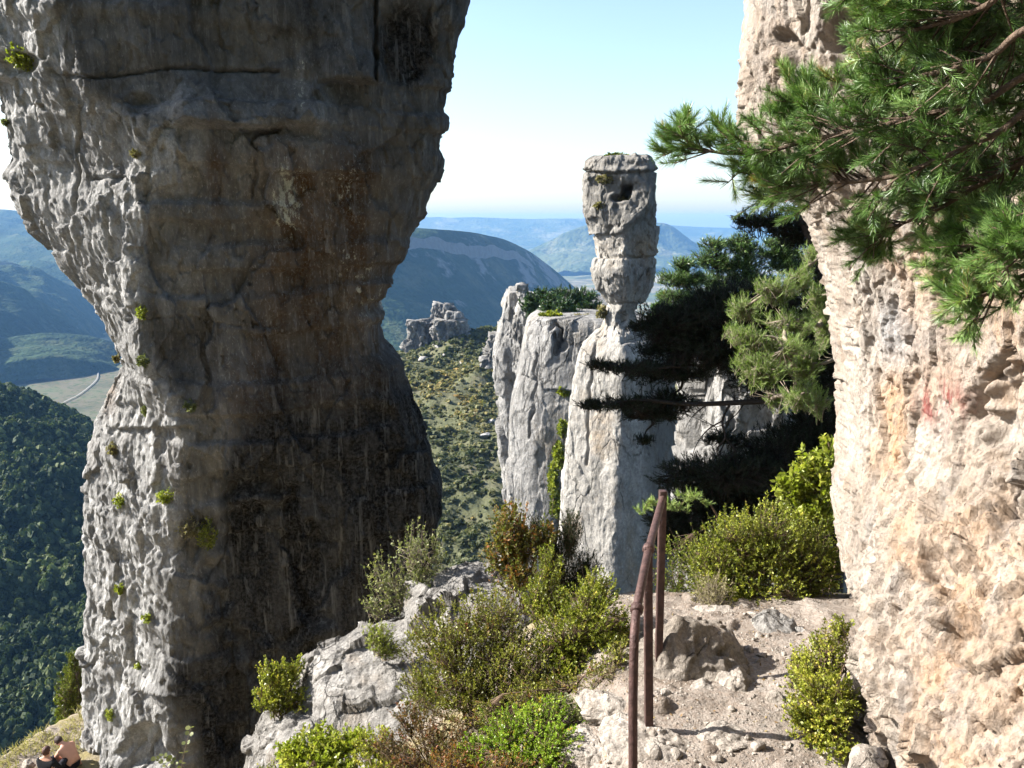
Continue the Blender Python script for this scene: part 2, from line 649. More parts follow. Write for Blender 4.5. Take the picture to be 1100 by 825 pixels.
# ---- scrub hillside in the middle
hs = [(250, 405, 330), (380, 392, 330), (425, 380, 325), (450, 372, 320), (500, 356, 325), (535, 352, 340), (600, 350, 350), (800, 350, 350), (1000, 360, 350)]
k = NT("scrub_soil")
p = k.pos()
c = k.ramp(k.noise(p, 1 / 22, 5, .65), [(.3, (.050, .058, .030)), (.5, (.082, .084, .046)), (.66, (.115, .105, .068)), (.80, (.25, .235, .20))])
c = k.mix(k.ramp(k.noise(p, 1 / 3.0, 4, .7), [(.48, 0.0), (.64, .7)]), c, (.08, .085, .045))
SOIL = k.done(k.principled(c, .95, .05, k.bump(k.noise(p, 1 / 1.6, 4), .8, .8)))
CRESTV = .25
scrub_o, SG = loft("hillside", [back(hs, 1.2, 30), hs, [(x, 440, 240) for x, y, Y in hs], [(x, 540, 165) for x, y, Y in hs], [(x, 760, 100) for x, y, Y in hs]],
                   200, 150, gully(7, 40, .1, 9, .3), SOIL, blur=5)
struct(scrub_o)


# ---- crowns scattered as one mass
def crown_template(seed, n_clump=7, leaf=5, small=1.0):
    r = np.random.default_rng(seed)
    V, Q = [], []
    k = 0
    for c in range(n_clump):
        th, ph = r.uniform(0, 6.28), r.uniform(-.3, 1.4)
        cen = np.array([math.cos(th) * math.cos(ph), math.sin(th) * math.cos(ph), math.sin(ph)]) * r.uniform(.35, .75)
        cen[2] = cen[2] * .9 + .75
        for _ in range(leaf):
            d = norm(r.normal(size=3) + [0, 0, .35])
            u = norm(np.cross(d, r.normal(size=3)))
            wv = np.cross(d, u)
            s = r.uniform(.30, .52) * small
            ctr = cen + d * r.uniform(.1, .35)
            V += [ctr - u * s - wv * s * .6, ctr + u * s * .9 - wv * s * .8, ctr + u * s + wv * s * .7, ctr - u * s * .7 + wv * s]
            Q.append([k, k + 1, k + 2, k + 3])
            k += 4
    return np.array(V), np.array(Q)


def scatter(name, pts, size, tints, mat, flat=1.0, templates=8, n_clump=7, leaf=5, sharp=0.0, small=1.0):
    tmpl = [crown_template(100 + s, n_clump, leaf, small) for s in range(templates)]
    which = rng.integers(0, templates, len(pts))
    Vs, Qs, At, k = [], [], [], 0
    for s in range(templates):
        m = np.where(which == s)[0]
        V, Q = tmpl[s]
        a = rng.uniform(0, 6.28, len(m))
        c, sn = np.cos(a)[:, None], np.sin(a)[:, None]
        X = V[None, :, 0] * c - V[None, :, 1] * sn
        Y = V[None, :, 0] * sn + V[None, :, 1] * c
        Z = np.broadcast_to(V[None, :, 2] * flat, X.shape)
        if sharp:
            taper = np.clip(1.25 - Z / (2 * flat) * sharp, .2, 2)
            X, Y = X * taper, Y * taper
        PV = np.stack([X, Y, Z], -1) * size[m][:, None, None] + pts[m][:, None, :]
        Vs.append(PV.reshape(-1, 3))
        Qs.append((Q[None] + (k + np.arange(len(m)) * len(V))[:, None, None]).reshape(-1, 4))
        leafv = np.repeat(rng.uniform(-.13, .13, (len(m), len(Q))), 4, axis=1)
        At.append((tints[m][:, None] + leafv).ravel())
        k += len(V) * len(m)
    return mesh_np(name, np.concatenate(Vs), [np.concatenate(Qs)], mat, attrs={'tint': np.clip(np.concatenate(At), 0, 1)})


def sample_grid(G, n, v0, v1, dens=None, pxr=None):
    nv, nu = G.shape[:2]
    # weights by area on the ground
    A = np.linalg.norm(np.cross(G[1:, :-1] - G[:-1, :-1], G[:-1, 1:] - G[:-1, :-1]), axis=-1)
    A = A.copy()
    vv = (np.arange(nv - 1) + .5) / (nv - 1)
    A[(vv < v0) | (vv > v1)] = 0
    if pxr is not None:
        px, py = project(G[:-1, :-1])
        A[(px < pxr[0]) | (px > pxr[1]) | (py > 880)] = 0
    if dens is not None:
        A = A * dens(G[:-1, :-1])
    c = rng.choice(A.size, n, p=(A / A.sum()).ravel())
    i, j = np.unravel_index(c, A.shape)
    a, b = rng.random(n)[:, None], rng.random(n)[:, None]
    P = G[i, j] * (1 - a) * (1 - b) + G[i + 1, j] * a * (1 - b) + G[i, j + 1] * (1 - a) * b + G[i + 1, j + 1] * a * b
    return P


CROWN = leaf_mat("wood_canopy", [(0.0, (.030, .044, .024)), (.4, (.075, .098, .046)), (.7, (.145, .165, .07)), (.9, (.22, .20, .09)), (1.0, (.21, .14, .07))], trans=.25, rough=.7, spec=.1)
P = sample_grid(FG, 13500, .2, .9, lambda g: np.where(sstep(.12, .3, fbm(g / 50.0 + 3, 3)) > .5, .25, 1.0), (-160, 130))
near_f = project(P)[1] > 640
t = np.clip(.36 + .45 * fbm(P / 30.0, 3) + rng.normal(0, .17, len(P)), 0, 1)
stuff(scatter("forest", P - [0, 0, .8], np.where(near_f, 0.8 + 1.0 * rng.random(len(P)) + 1.3 * rng.random(len(P)) ** 5, 0.9 + 1.2 * rng.random(len(P)) + 2.0 * rng.random(len(P)) ** 5), t, CROWN, 1.25, n_clump=9, leaf=9, sharp=.45, small=.68))
SCRUB = leaf_mat("scrub_leaves", [(0.0, (.05, .06, .028)), (.35, (.13, .135, .07)), (.55, (.22, .19, .075)), (.75, (.32, .23, .085)), (.9, (.33, .18, .07)), (1.0, (.28, .12, .05))], trans=.25, rough=.7, spec=.1)
P = sample_grid(SG, 24000, .24, .95, lambda g: sstep(-.35, .2, fbm(g / 14.0 + 3, 4)) + .08, (400, 720))
px, py = project(P)
warm = np.exp(-((py - 425) / 38) ** 2) * .26
t = np.clip(.22 + warm + .30 * fbm(P / 18.0, 3) + rng.normal(0, .10, len(P)), 0, 1)
stuff(scatter("scrub", P - [0, 0, .25], (.22 + .30 * rng.random(len(P)) + 1.0 * rng.random(len(P)) ** 7) * np.where(py < 420, 1.25, 1.0), t, SCRUB, .8, n_clump=6, leaf=4))
# ------------------------------------------------------------------ rock
def rock_mat(name, light, dark, ochre, zone=True, s=1.0, black=(.012, .010, .009), lichen=(.42, .42, .34), bumpd=.03, streak=.5, pits=.5, joint=.75, och=.55):
    k = NT(name)
    p = k.pos()
    ps = k.pos((1, 1, .13))
    c = k.mix(k.ramp(k.noise(p, .55 / s, 6, .62), [(.33, 0.0), (.66, 1.0)]), dark, light)
    c = k.mix(k.math('MULTIPLY', k.ramp(k.noise(ps, 1.6 / s, 5, .6, .4), [(.50, 0.0), (.68, 1.0)]), streak), c, tuple(x * .42 for x in dark))
    c = k.mix(k.math('MULTIPLY', k.ramp(k.noise(p, .8 / s, 4, .6), [(.56, 0.0), (.74, 1.0)]), och), c, ochre)
    c = k.mix(1.0, c, k.ramp(k.noise(k.pos((1, 1, .6)), 3.2 / s, 7, .72, .2), [(.32, .55), (.5, .95), (.68, 1.3)]), 'MULTIPLY')
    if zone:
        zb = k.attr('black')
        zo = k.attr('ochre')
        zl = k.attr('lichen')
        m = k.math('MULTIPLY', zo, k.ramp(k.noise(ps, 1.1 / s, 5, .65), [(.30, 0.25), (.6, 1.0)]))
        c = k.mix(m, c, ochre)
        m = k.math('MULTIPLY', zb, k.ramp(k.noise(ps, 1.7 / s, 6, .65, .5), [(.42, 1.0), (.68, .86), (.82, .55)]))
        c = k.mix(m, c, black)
        sp = k.ramp(k.math('ADD', k.noise(k.pos((1, 1, .5)), 9 / s, 5, .7), k.math('MULTIPLY', zl, .22)), [(.68, 0.0), (.74, 1.0)])
        c = k.mix(k.math('MULTIPLY', sp, k.ramp(zl, [(0, 0.05), (.15, .25), (.5, .9)])), c, lichen)
    th = k.ramp(k.noise(k.pos((1, 1, .05)), 7 / s, 4, .7), [(.34, .40), (.46, 0.0), (.64, 0.0), (.74, .25)])
    c = k.mix(th, c, k.mix(k.noise(p, 3 / s, 2), tuple(x * .4 for x in dark), light))
    # joints, fine grain and weathered pits
    wv = k.n('ShaderNodeVectorMath', operation='ADD')
    nz_ = k.n('ShaderNodeTexNoise')
    nz_.inputs['Scale'].default_value = 1.3 / s
    nz_.inputs['Detail'].default_value = 6
    pj = k.pos((1, 1, .5))
    k.link(pj, nz_.inputs['Vector'])
    sc_ = k.n('ShaderNodeVectorMath', operation='SCALE')
    sc_.inputs['Scale'].default_value = .9 * s
    k.link(nz_.outputs['Color'], sc_.inputs[0])
    k.link(pj, wv.inputs[0])
    k.link(sc_.outputs[0], wv.inputs[1])
    ed = k.voronoi(wv.outputs[0], .85 / s, 'DISTANCE_TO_EDGE').outputs['Distance']
    jm = k.math('MULTIPLY', k.ramp(ed, [(.0, 1.0), (.018, 0.0)]), k.ramp(k.noise(p, .9 / s, 3), [(.46, 0.0), (.56, 1.0)]))
    c = k.mix(k.math('MULTIPLY', jm, joint), c, tuple(x * .18 for x in dark))
    c = k.mix(k.ramp(k.noise(p, 14 / s, 5, .7), [(.3, .6), (.58, 0.0)]), c, tuple(x * .45 for x in dark))
    fl_ = k.ramp(k.noise(k.pos((1, 1, .4)), 22 / s, 4, .7), [(.56, 0.0), (.68, .35)])
    if zone:
        fl_ = k.math('MULTIPLY', fl_, k.math('SUBTRACT', 1.0, zb, True))
    c = k.mix(fl_, c, tuple(min(.6, x * 1.5) for x in light))
    h1 = k.noise(k.pos((1, 1, .55)), 5 / s, 7, .68, .25)
    h2 = k.voronoi(k.pos((1, 1, .6)), 6.5 / s).outputs['Distance']
    h3 = k.noise(p, 28 / s, 4, .65)
    nm = k.bump(h1, .85, bumpd * 4)
    nm = k.bump(h2, pits, bumpd * 2.0, nm)
    nm = k.bump(h3, .6, bumpd * .7, nm)
    nm = k.bump(jm, .9 * joint, -bumpd * 2, nm)
    return k.done(k.principled(c, .95, .02, nm))


def pillar(name, Y0, rows, backd, nfront, nback, nrow, disp, mat, sm=2.0, smv=2.0, zones=None, fit=True, wts=None):
    """rows: (py, [(px, dY), ...]) from the left silhouette over the front to the right silhouette"""
    pys = np.array([r[0] for r in rows], float)
    K = len(rows[0][1])
    lo_, hi_ = max(pys[0], -15), min(pys[-1], 850)
    dense = np.interp(np.linspace(0, 1, nrow), [0, .07 if pys[0] < lo_ else 0, .94 if pys[-1] > hi_ else 1, 1], [pys[0], lo_, hi_, pys[-1]])
    ctl = np.array([r[1] for r in rows], float)                    # (R,K,2)
    C = np.empty((nrow, K, 2))
    for a in range(K):
        for b in range(2):
            C[:, a, b] = np.interp(dense, pys, ctl[:, a, b])
    ker = np.exp(-np.arange(-12, 13) ** 2 / (2 * smv ** 2))
    ker /= ker.sum()
    for a in range(K):
        for b in range(2):
            q = np.pad(C[:, a, b], 12, mode='edge')
            C[:, a, b] = np.convolve(q, ker, 'valid')
    z = zrow(dense, Y0)
    Yc = Y0 + C[..., 1]
    X = (C[..., 0] - W / 2) / F * (Yc * CP - z[:, None] * SP)
    wid = X[:, -1] - X[:, 0]
    bd = backd if np.ndim(backd) else np.full(nrow, backd)
    B1 = np.stack([X[:, -1] - .12 * wid, Yc[:, -1] + bd * .75], -1)
    B2 = np.stack([X[:, 0] + .5 * wid, Y0 + bd * 1.05], -1)
    B3 = np.stack([X[:, 0] + .12 * wid, Yc[:, 0] + bd * .75], -1)
    loop = np.concatenate([np.stack([X, Yc], -1), B1[:, None], B2[:, None], B3[:, None]], 1)   # (nrow, K+3, 2)
    # parameter positions along the loop
    seg = np.linalg.norm(np.diff(loop[nrow // 2, :K], axis=0), axis=1) + .3 * np.linalg.norm(loop[nrow // 2, K - 1] - loop[nrow // 2, 0]) / K
    seg = seg * np.array(wts) if wts else seg
    tf = np.concatenate([[0], np.cumsum(seg) / seg.sum()])
    s = []
    for q in np.linspace(0, 1, nfront, endpoint=False):
        a = min(np.searchsorted(tf, q, 'right') - 1, K - 2)
        s.append(a + (q - tf[a]) / (tf[a + 1] - tf[a]))
    s += list(K - 1 + np.linspace(0, 4, nback, endpoint=False))
    s = np.array(s)
    a = np.floor(s).astype(int)
    f = (s - a)[None, :, None]
    b = (a + 1) % (K + 3)
    L = loop[:, a] * (1 - f) + loop[:, b] * f
    # round the corners
    n = L.shape[1]
    sg = sm * nfront / 100.0
    hw = int(3 * sg) + 1
    ker = np.exp(-np.arange(-hw, hw + 1) ** 2 / (2 * sg ** 2))
    ker /= ker.sum()
    Lp = np.concatenate([L[:, -hw:], L, L[:, :hw]], 1)
    S = np.zeros_like(L)
    for q, kv in enumerate(ker):
        S += kv * Lp[:, q:q + n]
    G = np.concatenate([S, np.broadcast_to(z[:, None, None], (nrow, n, 1))], -1)
    if fit:
        px, _ = project(G)
        lo, hi = px.min(1), px.max(1)
        tl, th = C[:, 0, 0], C[:, -1, 0]
        npx = tl[:, None] + (px - lo[:, None]) / (hi - lo)[:, None] * (th - tl)[:, None]
        G[..., 0] = (npx - W / 2) / F * (G[..., 1] * CP - G[..., 2] * SP)
    cen = G.mean(1, keepdims=True)
    du = np.roll(G, -1, 1) - np.roll(G, 1, 1)
    dv = np.gradient(G, axis=0)
    N = norm(np.cross(du, dv))
    if np.mean(np.sum(N * (G - cen), -1)) < 0:
        N = -N
    px, py = project(G)
    front = (N[..., 1] < 0.35)
    G = disp(G, N, px, py, front)
    attrs = {}
    if zones:
        zz = zones(G, px, py, front)
        attrs = {q: np.concatenate([v.ravel(), [0, 0]]) for q, v in zz.items()}
    idx = np.arange(nrow * n).reshape(nrow, n)
    nx = np.roll(idx, -1, 1)
    q = np.stack([idx[:-1], idx[1:], nx[1:], nx[:-1]], -1).reshape(-1, 4)
    top, bot = nrow * n, nrow * n + 1
    V = np.concatenate([G.reshape(-1, 3), G[0].mean(0)[None] + [0, 0, .02 * wid[0]], G[-1].mean(0)[None]])
    t1 = np.stack([np.full(n, top), idx[0], nx[0]], -1)
    t2 = np.stack([np.full(n, bot), nx[-1], idx[-1]], -1)
    o = mesh_np(name, V, [q, np.concatenate([t1, t2])], mat, smooth=True, attrs=attrs)
    return o, G


def seg_dist(px, py, poly):
    d = np.full(px.shape, 1e9)
    for (x0, y0), (x1, y1) in zip(poly[:-1], poly[1:]):
        vx, vy = x1 - x0, y1 - y0
        t = np.clip(((px - x0) * vx + (py - y0) * vy) / (vx * vx + vy * vy), 0, 1)
        d = np.minimum(d, np.hypot(px - x0 - t * vx, py - y0 - t * vy))
    return d


def crack(px, py, poly, width, depth, wob=1.2):
    P = np.stack([px / 14, py / 14, 0 * px], -1)
    d = seg_dist(px + wob * 1.5 * pnoise(P), py + wob * 1.5 * pnoise(P + 5), poly)
    return -depth * np.exp(-(d / width) ** 2)


def ledge(px, py, x0, x1, y, up, out, fade=12):
    """rock above line y stands out by `out`, dying away over `up` pixels upward; ends at x0,x1"""
    y = y + 3 * pnoise(np.stack([px / 25, 0 * px, 0 * px + 3.3], -1))
    m = sstep(x0 - fade, x0 + fade, px) * (1 - sstep(x1 - fade, x1 + fade, px))
    return out * m * np.where(py < y, np.clip(1 - (y - py) / up, 0, 1), np.clip(1 - (py - y) / 1.6, 0, 1))


def hollow(px, py, cx, cy, rx, ry, depth):
    P = np.stack([px / 16, py / 16, 0 * px], -1)
    r = np.hypot((px - cx) / rx, (py - cy) / ry) + .35 * pnoise(P) 
    return -depth * (1 - sstep(.55, 1.1, r))


# ---------------------------------------------------------------- left giant
LY = 18.0
def lrow(py, xl, xc, xr, dl=.55, dc=-1.6, dr=.9):
    xm = xc + .55 * (xr - xc)
    return (py, [(xl, dl), (xc, dc), (xm, dc * .30 + dr * .30 - .45), (xr - .06 * (xr - xl), dr - .75), (xr, dr)])
lrows = [lrow(-560, -150, 30, 520), lrow(-300, -150, 22, 520), lrow(-150, -125, 25, 515), lrow(-40, -90, 38, 506), lrow(0, -70, 45, 500), lrow(30, -52, 62, 495), lrow(60, -38, 72, 490),
         lrow(85, -26, 80, 487), lrow(110, -18, 112, 484), lrow(140, -12, 160, 480), lrow(165, -8, 186, 477), lrow(185, 0, 186, 473), lrow(200, 9, 174, 467), lrow(220, 21, 157, 459),
         lrow(250, 40, 151, 446), lrow(280, 62, 150, 428), lrow(300, 80, 150, 420), lrow(330, 106, 150, 413), lrow(345, 115, 150, 411), lrow(372, 127, 154, 411), lrow(384, 130, 160, 412), lrow(391, 131, 166, 426),
         lrow(400, 130, 172, 433), lrow(412, 126, 178, 436), lrow(425, 118, 186, 440), lrow(450, 107, 200, 448), lrow(500, 101, 192, 463), lrow(545, 97, 190, 470), lrow(575, 93, 194, 471), lrow(620, 89, 197, 466),
         lrow(640, 88, 198, 462), lrow(700, 88, 198, 452), lrow(760, 88, 186, 446), lrow(800, 89, 172, 444), lrow(840, 90, 165, 444), lrow(960, 92, 160, 440), lrow(1080, 92, 160, 440)]


def ldisp(G, N, px, py, front):
    P = G
    fl = P * np.array([1, 1, .22])
    cx = np.interp(py, [r[0] for r in lrows], [r[1][1][0] for r in lrows])
    litz = 1 - sstep(-20, 30, px - cx)
    d = fbm(P / 2.8, 3) * .22 + fbm(fl / .8 + 4, 5, gain=.55) * (.10 + .03 * litz)
    d += facets(warp(P, 1.2, .35) * np.array([1, 1, .55]) / 1.7, 0, .8) * .20
    d += facets(warp(P, .5, .18) * np.array([1, 1, .5]) / .62, 2, .9) * (.062 + .02 * litz)
    d += facets(warp(P, .2, .06) * np.array([1, 1, .6]) / .24, 4, .9) * (.040 + .005 * litz)
    d += ridged(P * np.array([1, 1, .4]) / .42, 5, gain=.6) * (.02 + .035 * litz)
    d += fbm(P * np.array([1, 1, .6]) / .13, 3) * (.012 + .02 * litz)
    zb_ = P[..., 2] + .35 * fbm(P / 3.0 + 9, 3)
    bed = pnoise(np.stack([0 * zb_ + 3.7, P[..., 0] * .12, zb_ / .55], -1))
    d += .07 * np.sign(bed) * np.minimum(1, np.abs(bed) * 9) * (.4 + .6 * sstep(-.2, .3, fbm(P / 1.8 + 21, 3))) * (1 - .5 * litz)
    f = front.astype(float)
    e = crack(px, py, [(66, 84), (112, 82), (140, 78), (190, 73), (300, 74)], 1.3, .20)
    e += crack(px, py, [(276, 172), (275, 195), (271, 215)], 1.5, .12, 2.5)
    e += crack(px, py, [(88, 110), (86, 190), (80, 250)], 1.2, .10, 2.5)
    e += crack(px, py, [(405, -40), (404, 50), (402, 86)], 2.0, .30, 2)
    e += crack(px, py, [(150, 345), (190, 340), (260, 350), (300, 352)], 1.0, .05)
    e += crack(px, py, [(100, 192), (134, 192)], 1.4, .12)
    e += ledge(px, py, 190, 343, 137, 60, .42) + ledge(px, py, 352, 404, 88, 70, .40)
    e += ledge(px, py, 128, 206, 458, 22, .16) + ledge(px, py, 300, 405, 184, 40, .15) + ledge(px, py, 150, 198, 742, 26, .18)
    e += hollow(px, py, 150, 111, 22, 12, .18) + hollow(px, py, 440, 50, 46, 50, .15) + hollow(px, py, 22, 70, 24, 14, .2)
    e += hollow(px, py, 282, 150, 14, 12, .12) + hollow(px, py, 258, 268, 9, 14, .12) + hollow(px, py, 160, 805, 26, 32, .35)
    e += hollow(px, py, 285, 620, 70, 120, .35) + hollow(px, py, 205, 590, 14, 22, .2)
    e += -.35 * (1 - sstep(-12, 6, px - 16)) * sstep(80, 92, py) * (1 - sstep(170, 190, py))
    return G + N * (d + e * f)[..., None]


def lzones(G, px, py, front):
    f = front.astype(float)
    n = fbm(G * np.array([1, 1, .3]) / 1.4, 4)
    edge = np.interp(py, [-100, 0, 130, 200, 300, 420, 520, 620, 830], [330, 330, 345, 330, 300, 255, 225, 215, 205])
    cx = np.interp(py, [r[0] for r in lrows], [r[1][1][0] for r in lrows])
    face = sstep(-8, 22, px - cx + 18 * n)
    black = face * (.40 + .30 * sstep(-.25, .35, n)) * (1 - .35 * sstep(60, 160, py) * (1 - sstep(300, 380, py)))  # water stain plus painted shade, laid on the front turned from the sun
    black = np.maximum(black, sstep(-60, 50, px - edge + 60 * n) * (.62 + .38 * sstep(330, 470, py + 60 * n)))  # darker still to the right and base, shade painted in with the stain
    black = np.maximum(black, 1.0 * np.exp(-(((px - 440) / 60) ** 2 + ((py - 50) / 80) ** 2)))  # dark of the upper right recess painted in
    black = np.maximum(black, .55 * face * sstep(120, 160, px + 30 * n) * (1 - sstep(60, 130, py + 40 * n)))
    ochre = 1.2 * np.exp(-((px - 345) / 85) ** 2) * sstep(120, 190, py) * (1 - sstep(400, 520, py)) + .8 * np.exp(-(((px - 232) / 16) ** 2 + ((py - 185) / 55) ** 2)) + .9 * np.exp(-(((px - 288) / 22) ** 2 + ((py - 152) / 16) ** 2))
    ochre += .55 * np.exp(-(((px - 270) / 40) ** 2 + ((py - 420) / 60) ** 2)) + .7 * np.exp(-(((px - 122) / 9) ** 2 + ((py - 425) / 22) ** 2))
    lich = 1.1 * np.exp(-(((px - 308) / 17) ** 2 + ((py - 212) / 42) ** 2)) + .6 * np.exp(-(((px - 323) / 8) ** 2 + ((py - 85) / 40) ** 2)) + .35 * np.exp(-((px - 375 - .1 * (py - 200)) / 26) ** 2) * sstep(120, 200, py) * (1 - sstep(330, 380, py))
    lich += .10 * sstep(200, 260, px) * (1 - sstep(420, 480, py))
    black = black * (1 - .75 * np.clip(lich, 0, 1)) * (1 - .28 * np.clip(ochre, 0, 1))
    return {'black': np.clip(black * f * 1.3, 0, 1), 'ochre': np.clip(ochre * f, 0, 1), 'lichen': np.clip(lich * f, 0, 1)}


LROCK = rock_mat("grey_limestone", (.395, .388, .372), (.215, .210, .202), (.095, .052, .022), s=1.0, bumpd=.03, streak=.45, joint=.22, och=.25, black=(.006, .005, .0045))  # black: water stain deepened to paint the front's shade into the colour
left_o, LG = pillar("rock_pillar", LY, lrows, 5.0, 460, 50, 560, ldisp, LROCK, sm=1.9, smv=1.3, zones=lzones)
tag(left_o, "huge grey and black vase shaped limestone pillar, narrow waisted and nearest on the left", "rock pillar", "limestone pillars")

# ---------------------------------------------------------------- right wall pillar
RY = 5.0
rl = [(-420, 815), (-250, 812), (-100, 806), (0, 800), (25, 797), (50, 794), (90, 795), (125, 797), (150, 805), (185, 832), (215, 856), (235, 865), (260, 876), (280, 881), (320, 887), (380, 893), (430, 897), (480, 899),
      (560, 898), (640, 893), (665, 896), (700, 905), (740, 915), (780, 919), (820, 917), (880, 915), (1000, 910)]
rrows = []
for py, xl in rl:
    lowm = float(sstep(440, 640, py))
    upm = float(sstep(260, 60, py))
    mixv = lambda a, b: a + (b - a) * lowm
    rrows.append((py, [(xl, .75), (mixv(xl + 45, xl + 9), mixv(.15, -.05)), (mixv(1000, 908), mixv(-.62 + .1 * upm, -.95)), (mixv(1110, 985), mixv(-1.45, -1.85)), (mixv(1500, 1270), mixv(-2.3, -2.9)), (2100, -2.0)]))


def rdisp(G, N, px, py, front):
    P = G
    f = front.astype(float)
    low = sstep(380, 600, py + 60 * fbm(P / .5 + 3, 3)) * sstep(5.5, 4.7, P[..., 1] + .5 * fbm(P / .4 + 8, 3))
    d = fbm(P / .9, 3) * .045 + fbm(P * np.array([1, 1, .25]) / .24 + 4, 6, gain=.62) * .055
    d += low * (facets(warp(P, .3, .12) * np.array([1, 1, .42]) / .30, 0, 1.0) * .085 + facets(warp(P, .12, .05) * np.array([1, 1, .7]) / .125, 2, 1.0) * .052 + facets(warp(P, .05, .02) / .055, 5, .9) * .022)
    d += (1 - low) * (facets(warp(P, .3, .12) * np.array([1, 1, .35]) / .30, 0, .9) * .040 + facets(warp(P, .12, .05) * np.array([1, 1, .45]) / .11, 2, .9) * .024 + facets(P * np.array([1, 1, .6]) / .045, 4, .9) * .007)
    pit = sstep(.12, .34, fbm(P * np.array([1, 1, .6]) / .10 + 2, 3))
    d -= pit * .034 * (1 - .5 * low)
    d += ridged(P / .07, 4, gain=.6) * .008
    e = hollow(px, py, 1080, 450, 34, 60, .14) + hollow(px, py, 1010, 612, 16, 26, .12) + hollow(px, py, 1035, 690, 26, 30, .10) + hollow(px, py, 850, 60, 12, 30, .10) + hollow(px, py, 838, 40, 14, 10, .12)
    e += hollow(px, py, 905, 30, 22, 30, .18) + hollow(px, py, 920, 62, 10, 12, .15) + hollow(px, py, 1088, 560, 20, 40, .05)
    e += crack(px, py, [(985, 390), (975, 425), (970, 470), (982, 560)], 3, .04) + crack(px, py, [(1080, 380), (1050, 410), (1040, 450)], 4, .10)
    e += crack(px, py, [(960, 320), (958, 345), (975, 375)], 2.2, .05)
    return G + N * (d + e * f)[..., None]


def rzones(G, px, py, front):
    f = front.astype(float)
    n = fbm(G / .25, 4)
    red = np.exp(-(((px - 1012 + 10 * n) / 20) ** 2 + ((py - 432) / 24) ** 2))
    och = .85 * np.exp(-(((px - 958 + 12 * n) / 17) ** 2 + ((py - 465) / 62) ** 2)) + .6 * sstep(930, 1010, px + 40 * n) * sstep(470, 620, py) * .8 + .4 * sstep(940, 1000, px + 40 * n) * (1 - sstep(420, 470, py)) + .8 * np.exp(-(((px - 925) / 14) ** 2 + ((py - 55) / 28) ** 2))
    grey = np.exp(-(((px - 958) / 17) ** 2 + ((py - 352) / 42) ** 2)) + .6 * np.exp(-(((px - 905) / 20) ** 2 + ((py - 30) / 40) ** 2)) + .5 * np.exp(-(((px - 1000) / 45) ** 2 + ((py - 365) / 30) ** 2))
    return {'black': np.clip(1.3 * red * f, 0, 1), 'ochre': np.clip(och * f + .15 * (n > .1), 0, 1), 'lichen': np.clip(grey * f, 0, 1)}


def rwall_mat():
    k = NT("pale_limestone")
    p = k.pos()
    c = k.mix(k.ramp(k.noise(p, 2.2, 6, .62), [(.32, 0.0), (.66, 1.0)]), (.20, .165, .132), (.355, .318, .275))
    m = k.math('MULTIPLY', k.attr('ochre'), k.ramp(k.noise(k.pos((1, 1, .2)), 6, 5, .65), [(.35, .2), (.58, 1.0)]))
    c = k.mix(m, c, (.35, .215, .12))
    m = k.math('MULTIPLY', k.math('MULTIPLY', k.attr('black'), 1.5), k.ramp(k.noise(k.pos((1, 1, .3)), 7, 5, .65), [(.44, .05), (.54, .9)]), True)
    c = k.mix(m, c, (.17, .055, .047))
    c = k.mix(k.math('MULTIPLY', k.attr('lichen'), .8), c, (.27, .27, .27))
    c = k.mix(k.ramp(k.noise(p, 38, 5, .7), [(.32, .5), (.55, 0.0)]), c, (.20, .155, .12))
    c = k.mix(k.ramp(k.noise(k.pos((1, 1, .12)), 5, 5, .65, .3), [(.52, 0.0), (.68, .5)]), c, (.215, .205, .195))
    sp = k.ramp(k.noise(k.pos((1, 1, .5)), 11, 5, .7), [(.57, 0.0), (.64, .7)])
    c = k.mix(sp, c, (.16, .13, .11))
    nm = k.bump(k.noise(k.pos((1, 1, .6)), 16, 7, .68, .2), .9, .045)
    nm = k.bump(k.voronoi(p, 26).outputs['Distance'], .4, .018, nm)
    nm = k.bump(k.noise(p, 90, 4, .65), .6, .007, nm)
    return k.done(k.principled(c, .95, .02, nm))


RROCK = rwall_mat()
right_o, RG = pillar("rock_pillar", RY, rrows, 3.5, 540, 36, 600, rdisp, RROCK, sm=1.3, smv=1.3, wts=[1.0, 1.0, 1.1, .75, .08], zones=rzones)
tag(right_o, "pale pink and ochre limestone pillar rising from the path, cut off by the right edge", "rock pillar", "limestone pillars")

# ---------------------------------------------------------------- central pillar
CYY = 60.0
cr_ = [(167.5, 640, 694), (170, 630, 702), (174, 628, 704), (185, 628, 704), (186, 629, 704), (200, 627, 704), (222, 625, 705), (232, 627, 706), (243, 632, 707), (248, 637, 708), (252, 639, 707), (262, 640, 706), (275, 641, 704),
       (277, 638, 704), (290, 636, 702), (300, 637, 701), (312, 642, 699), (320, 647, 695), (326, 651, 690), (329, 651, 684), (333, 650, 683), (340, 649, 684), (352, 647, 686), (357, 641, 700), (363, 634, 712), (370, 627, 718), (380, 621, 722), (400, 617, 724),
       (450, 611, 726), (500, 605, 727), (550, 601, 727), (600, 597, 726), (650, 594, 726), (720, 588, 730), (820, 580, 735)]
crows = []
for py, a, b in cr_:
    wdt = (b - a) * mpp(CYY)
    xc = float(np.interp(py, [167, 222, 240, 325, 330, 355, 375, 600], [697, 698, 672, 672, 668, 664, 672, 662]))
    crows.append((py, [(a, .0), (a + .3 * (b - a), -.28 * wdt), (xc, -.44 * wdt), (b - .04 * (b - a), -.12 * wdt), (b, .1 * wdt)]))


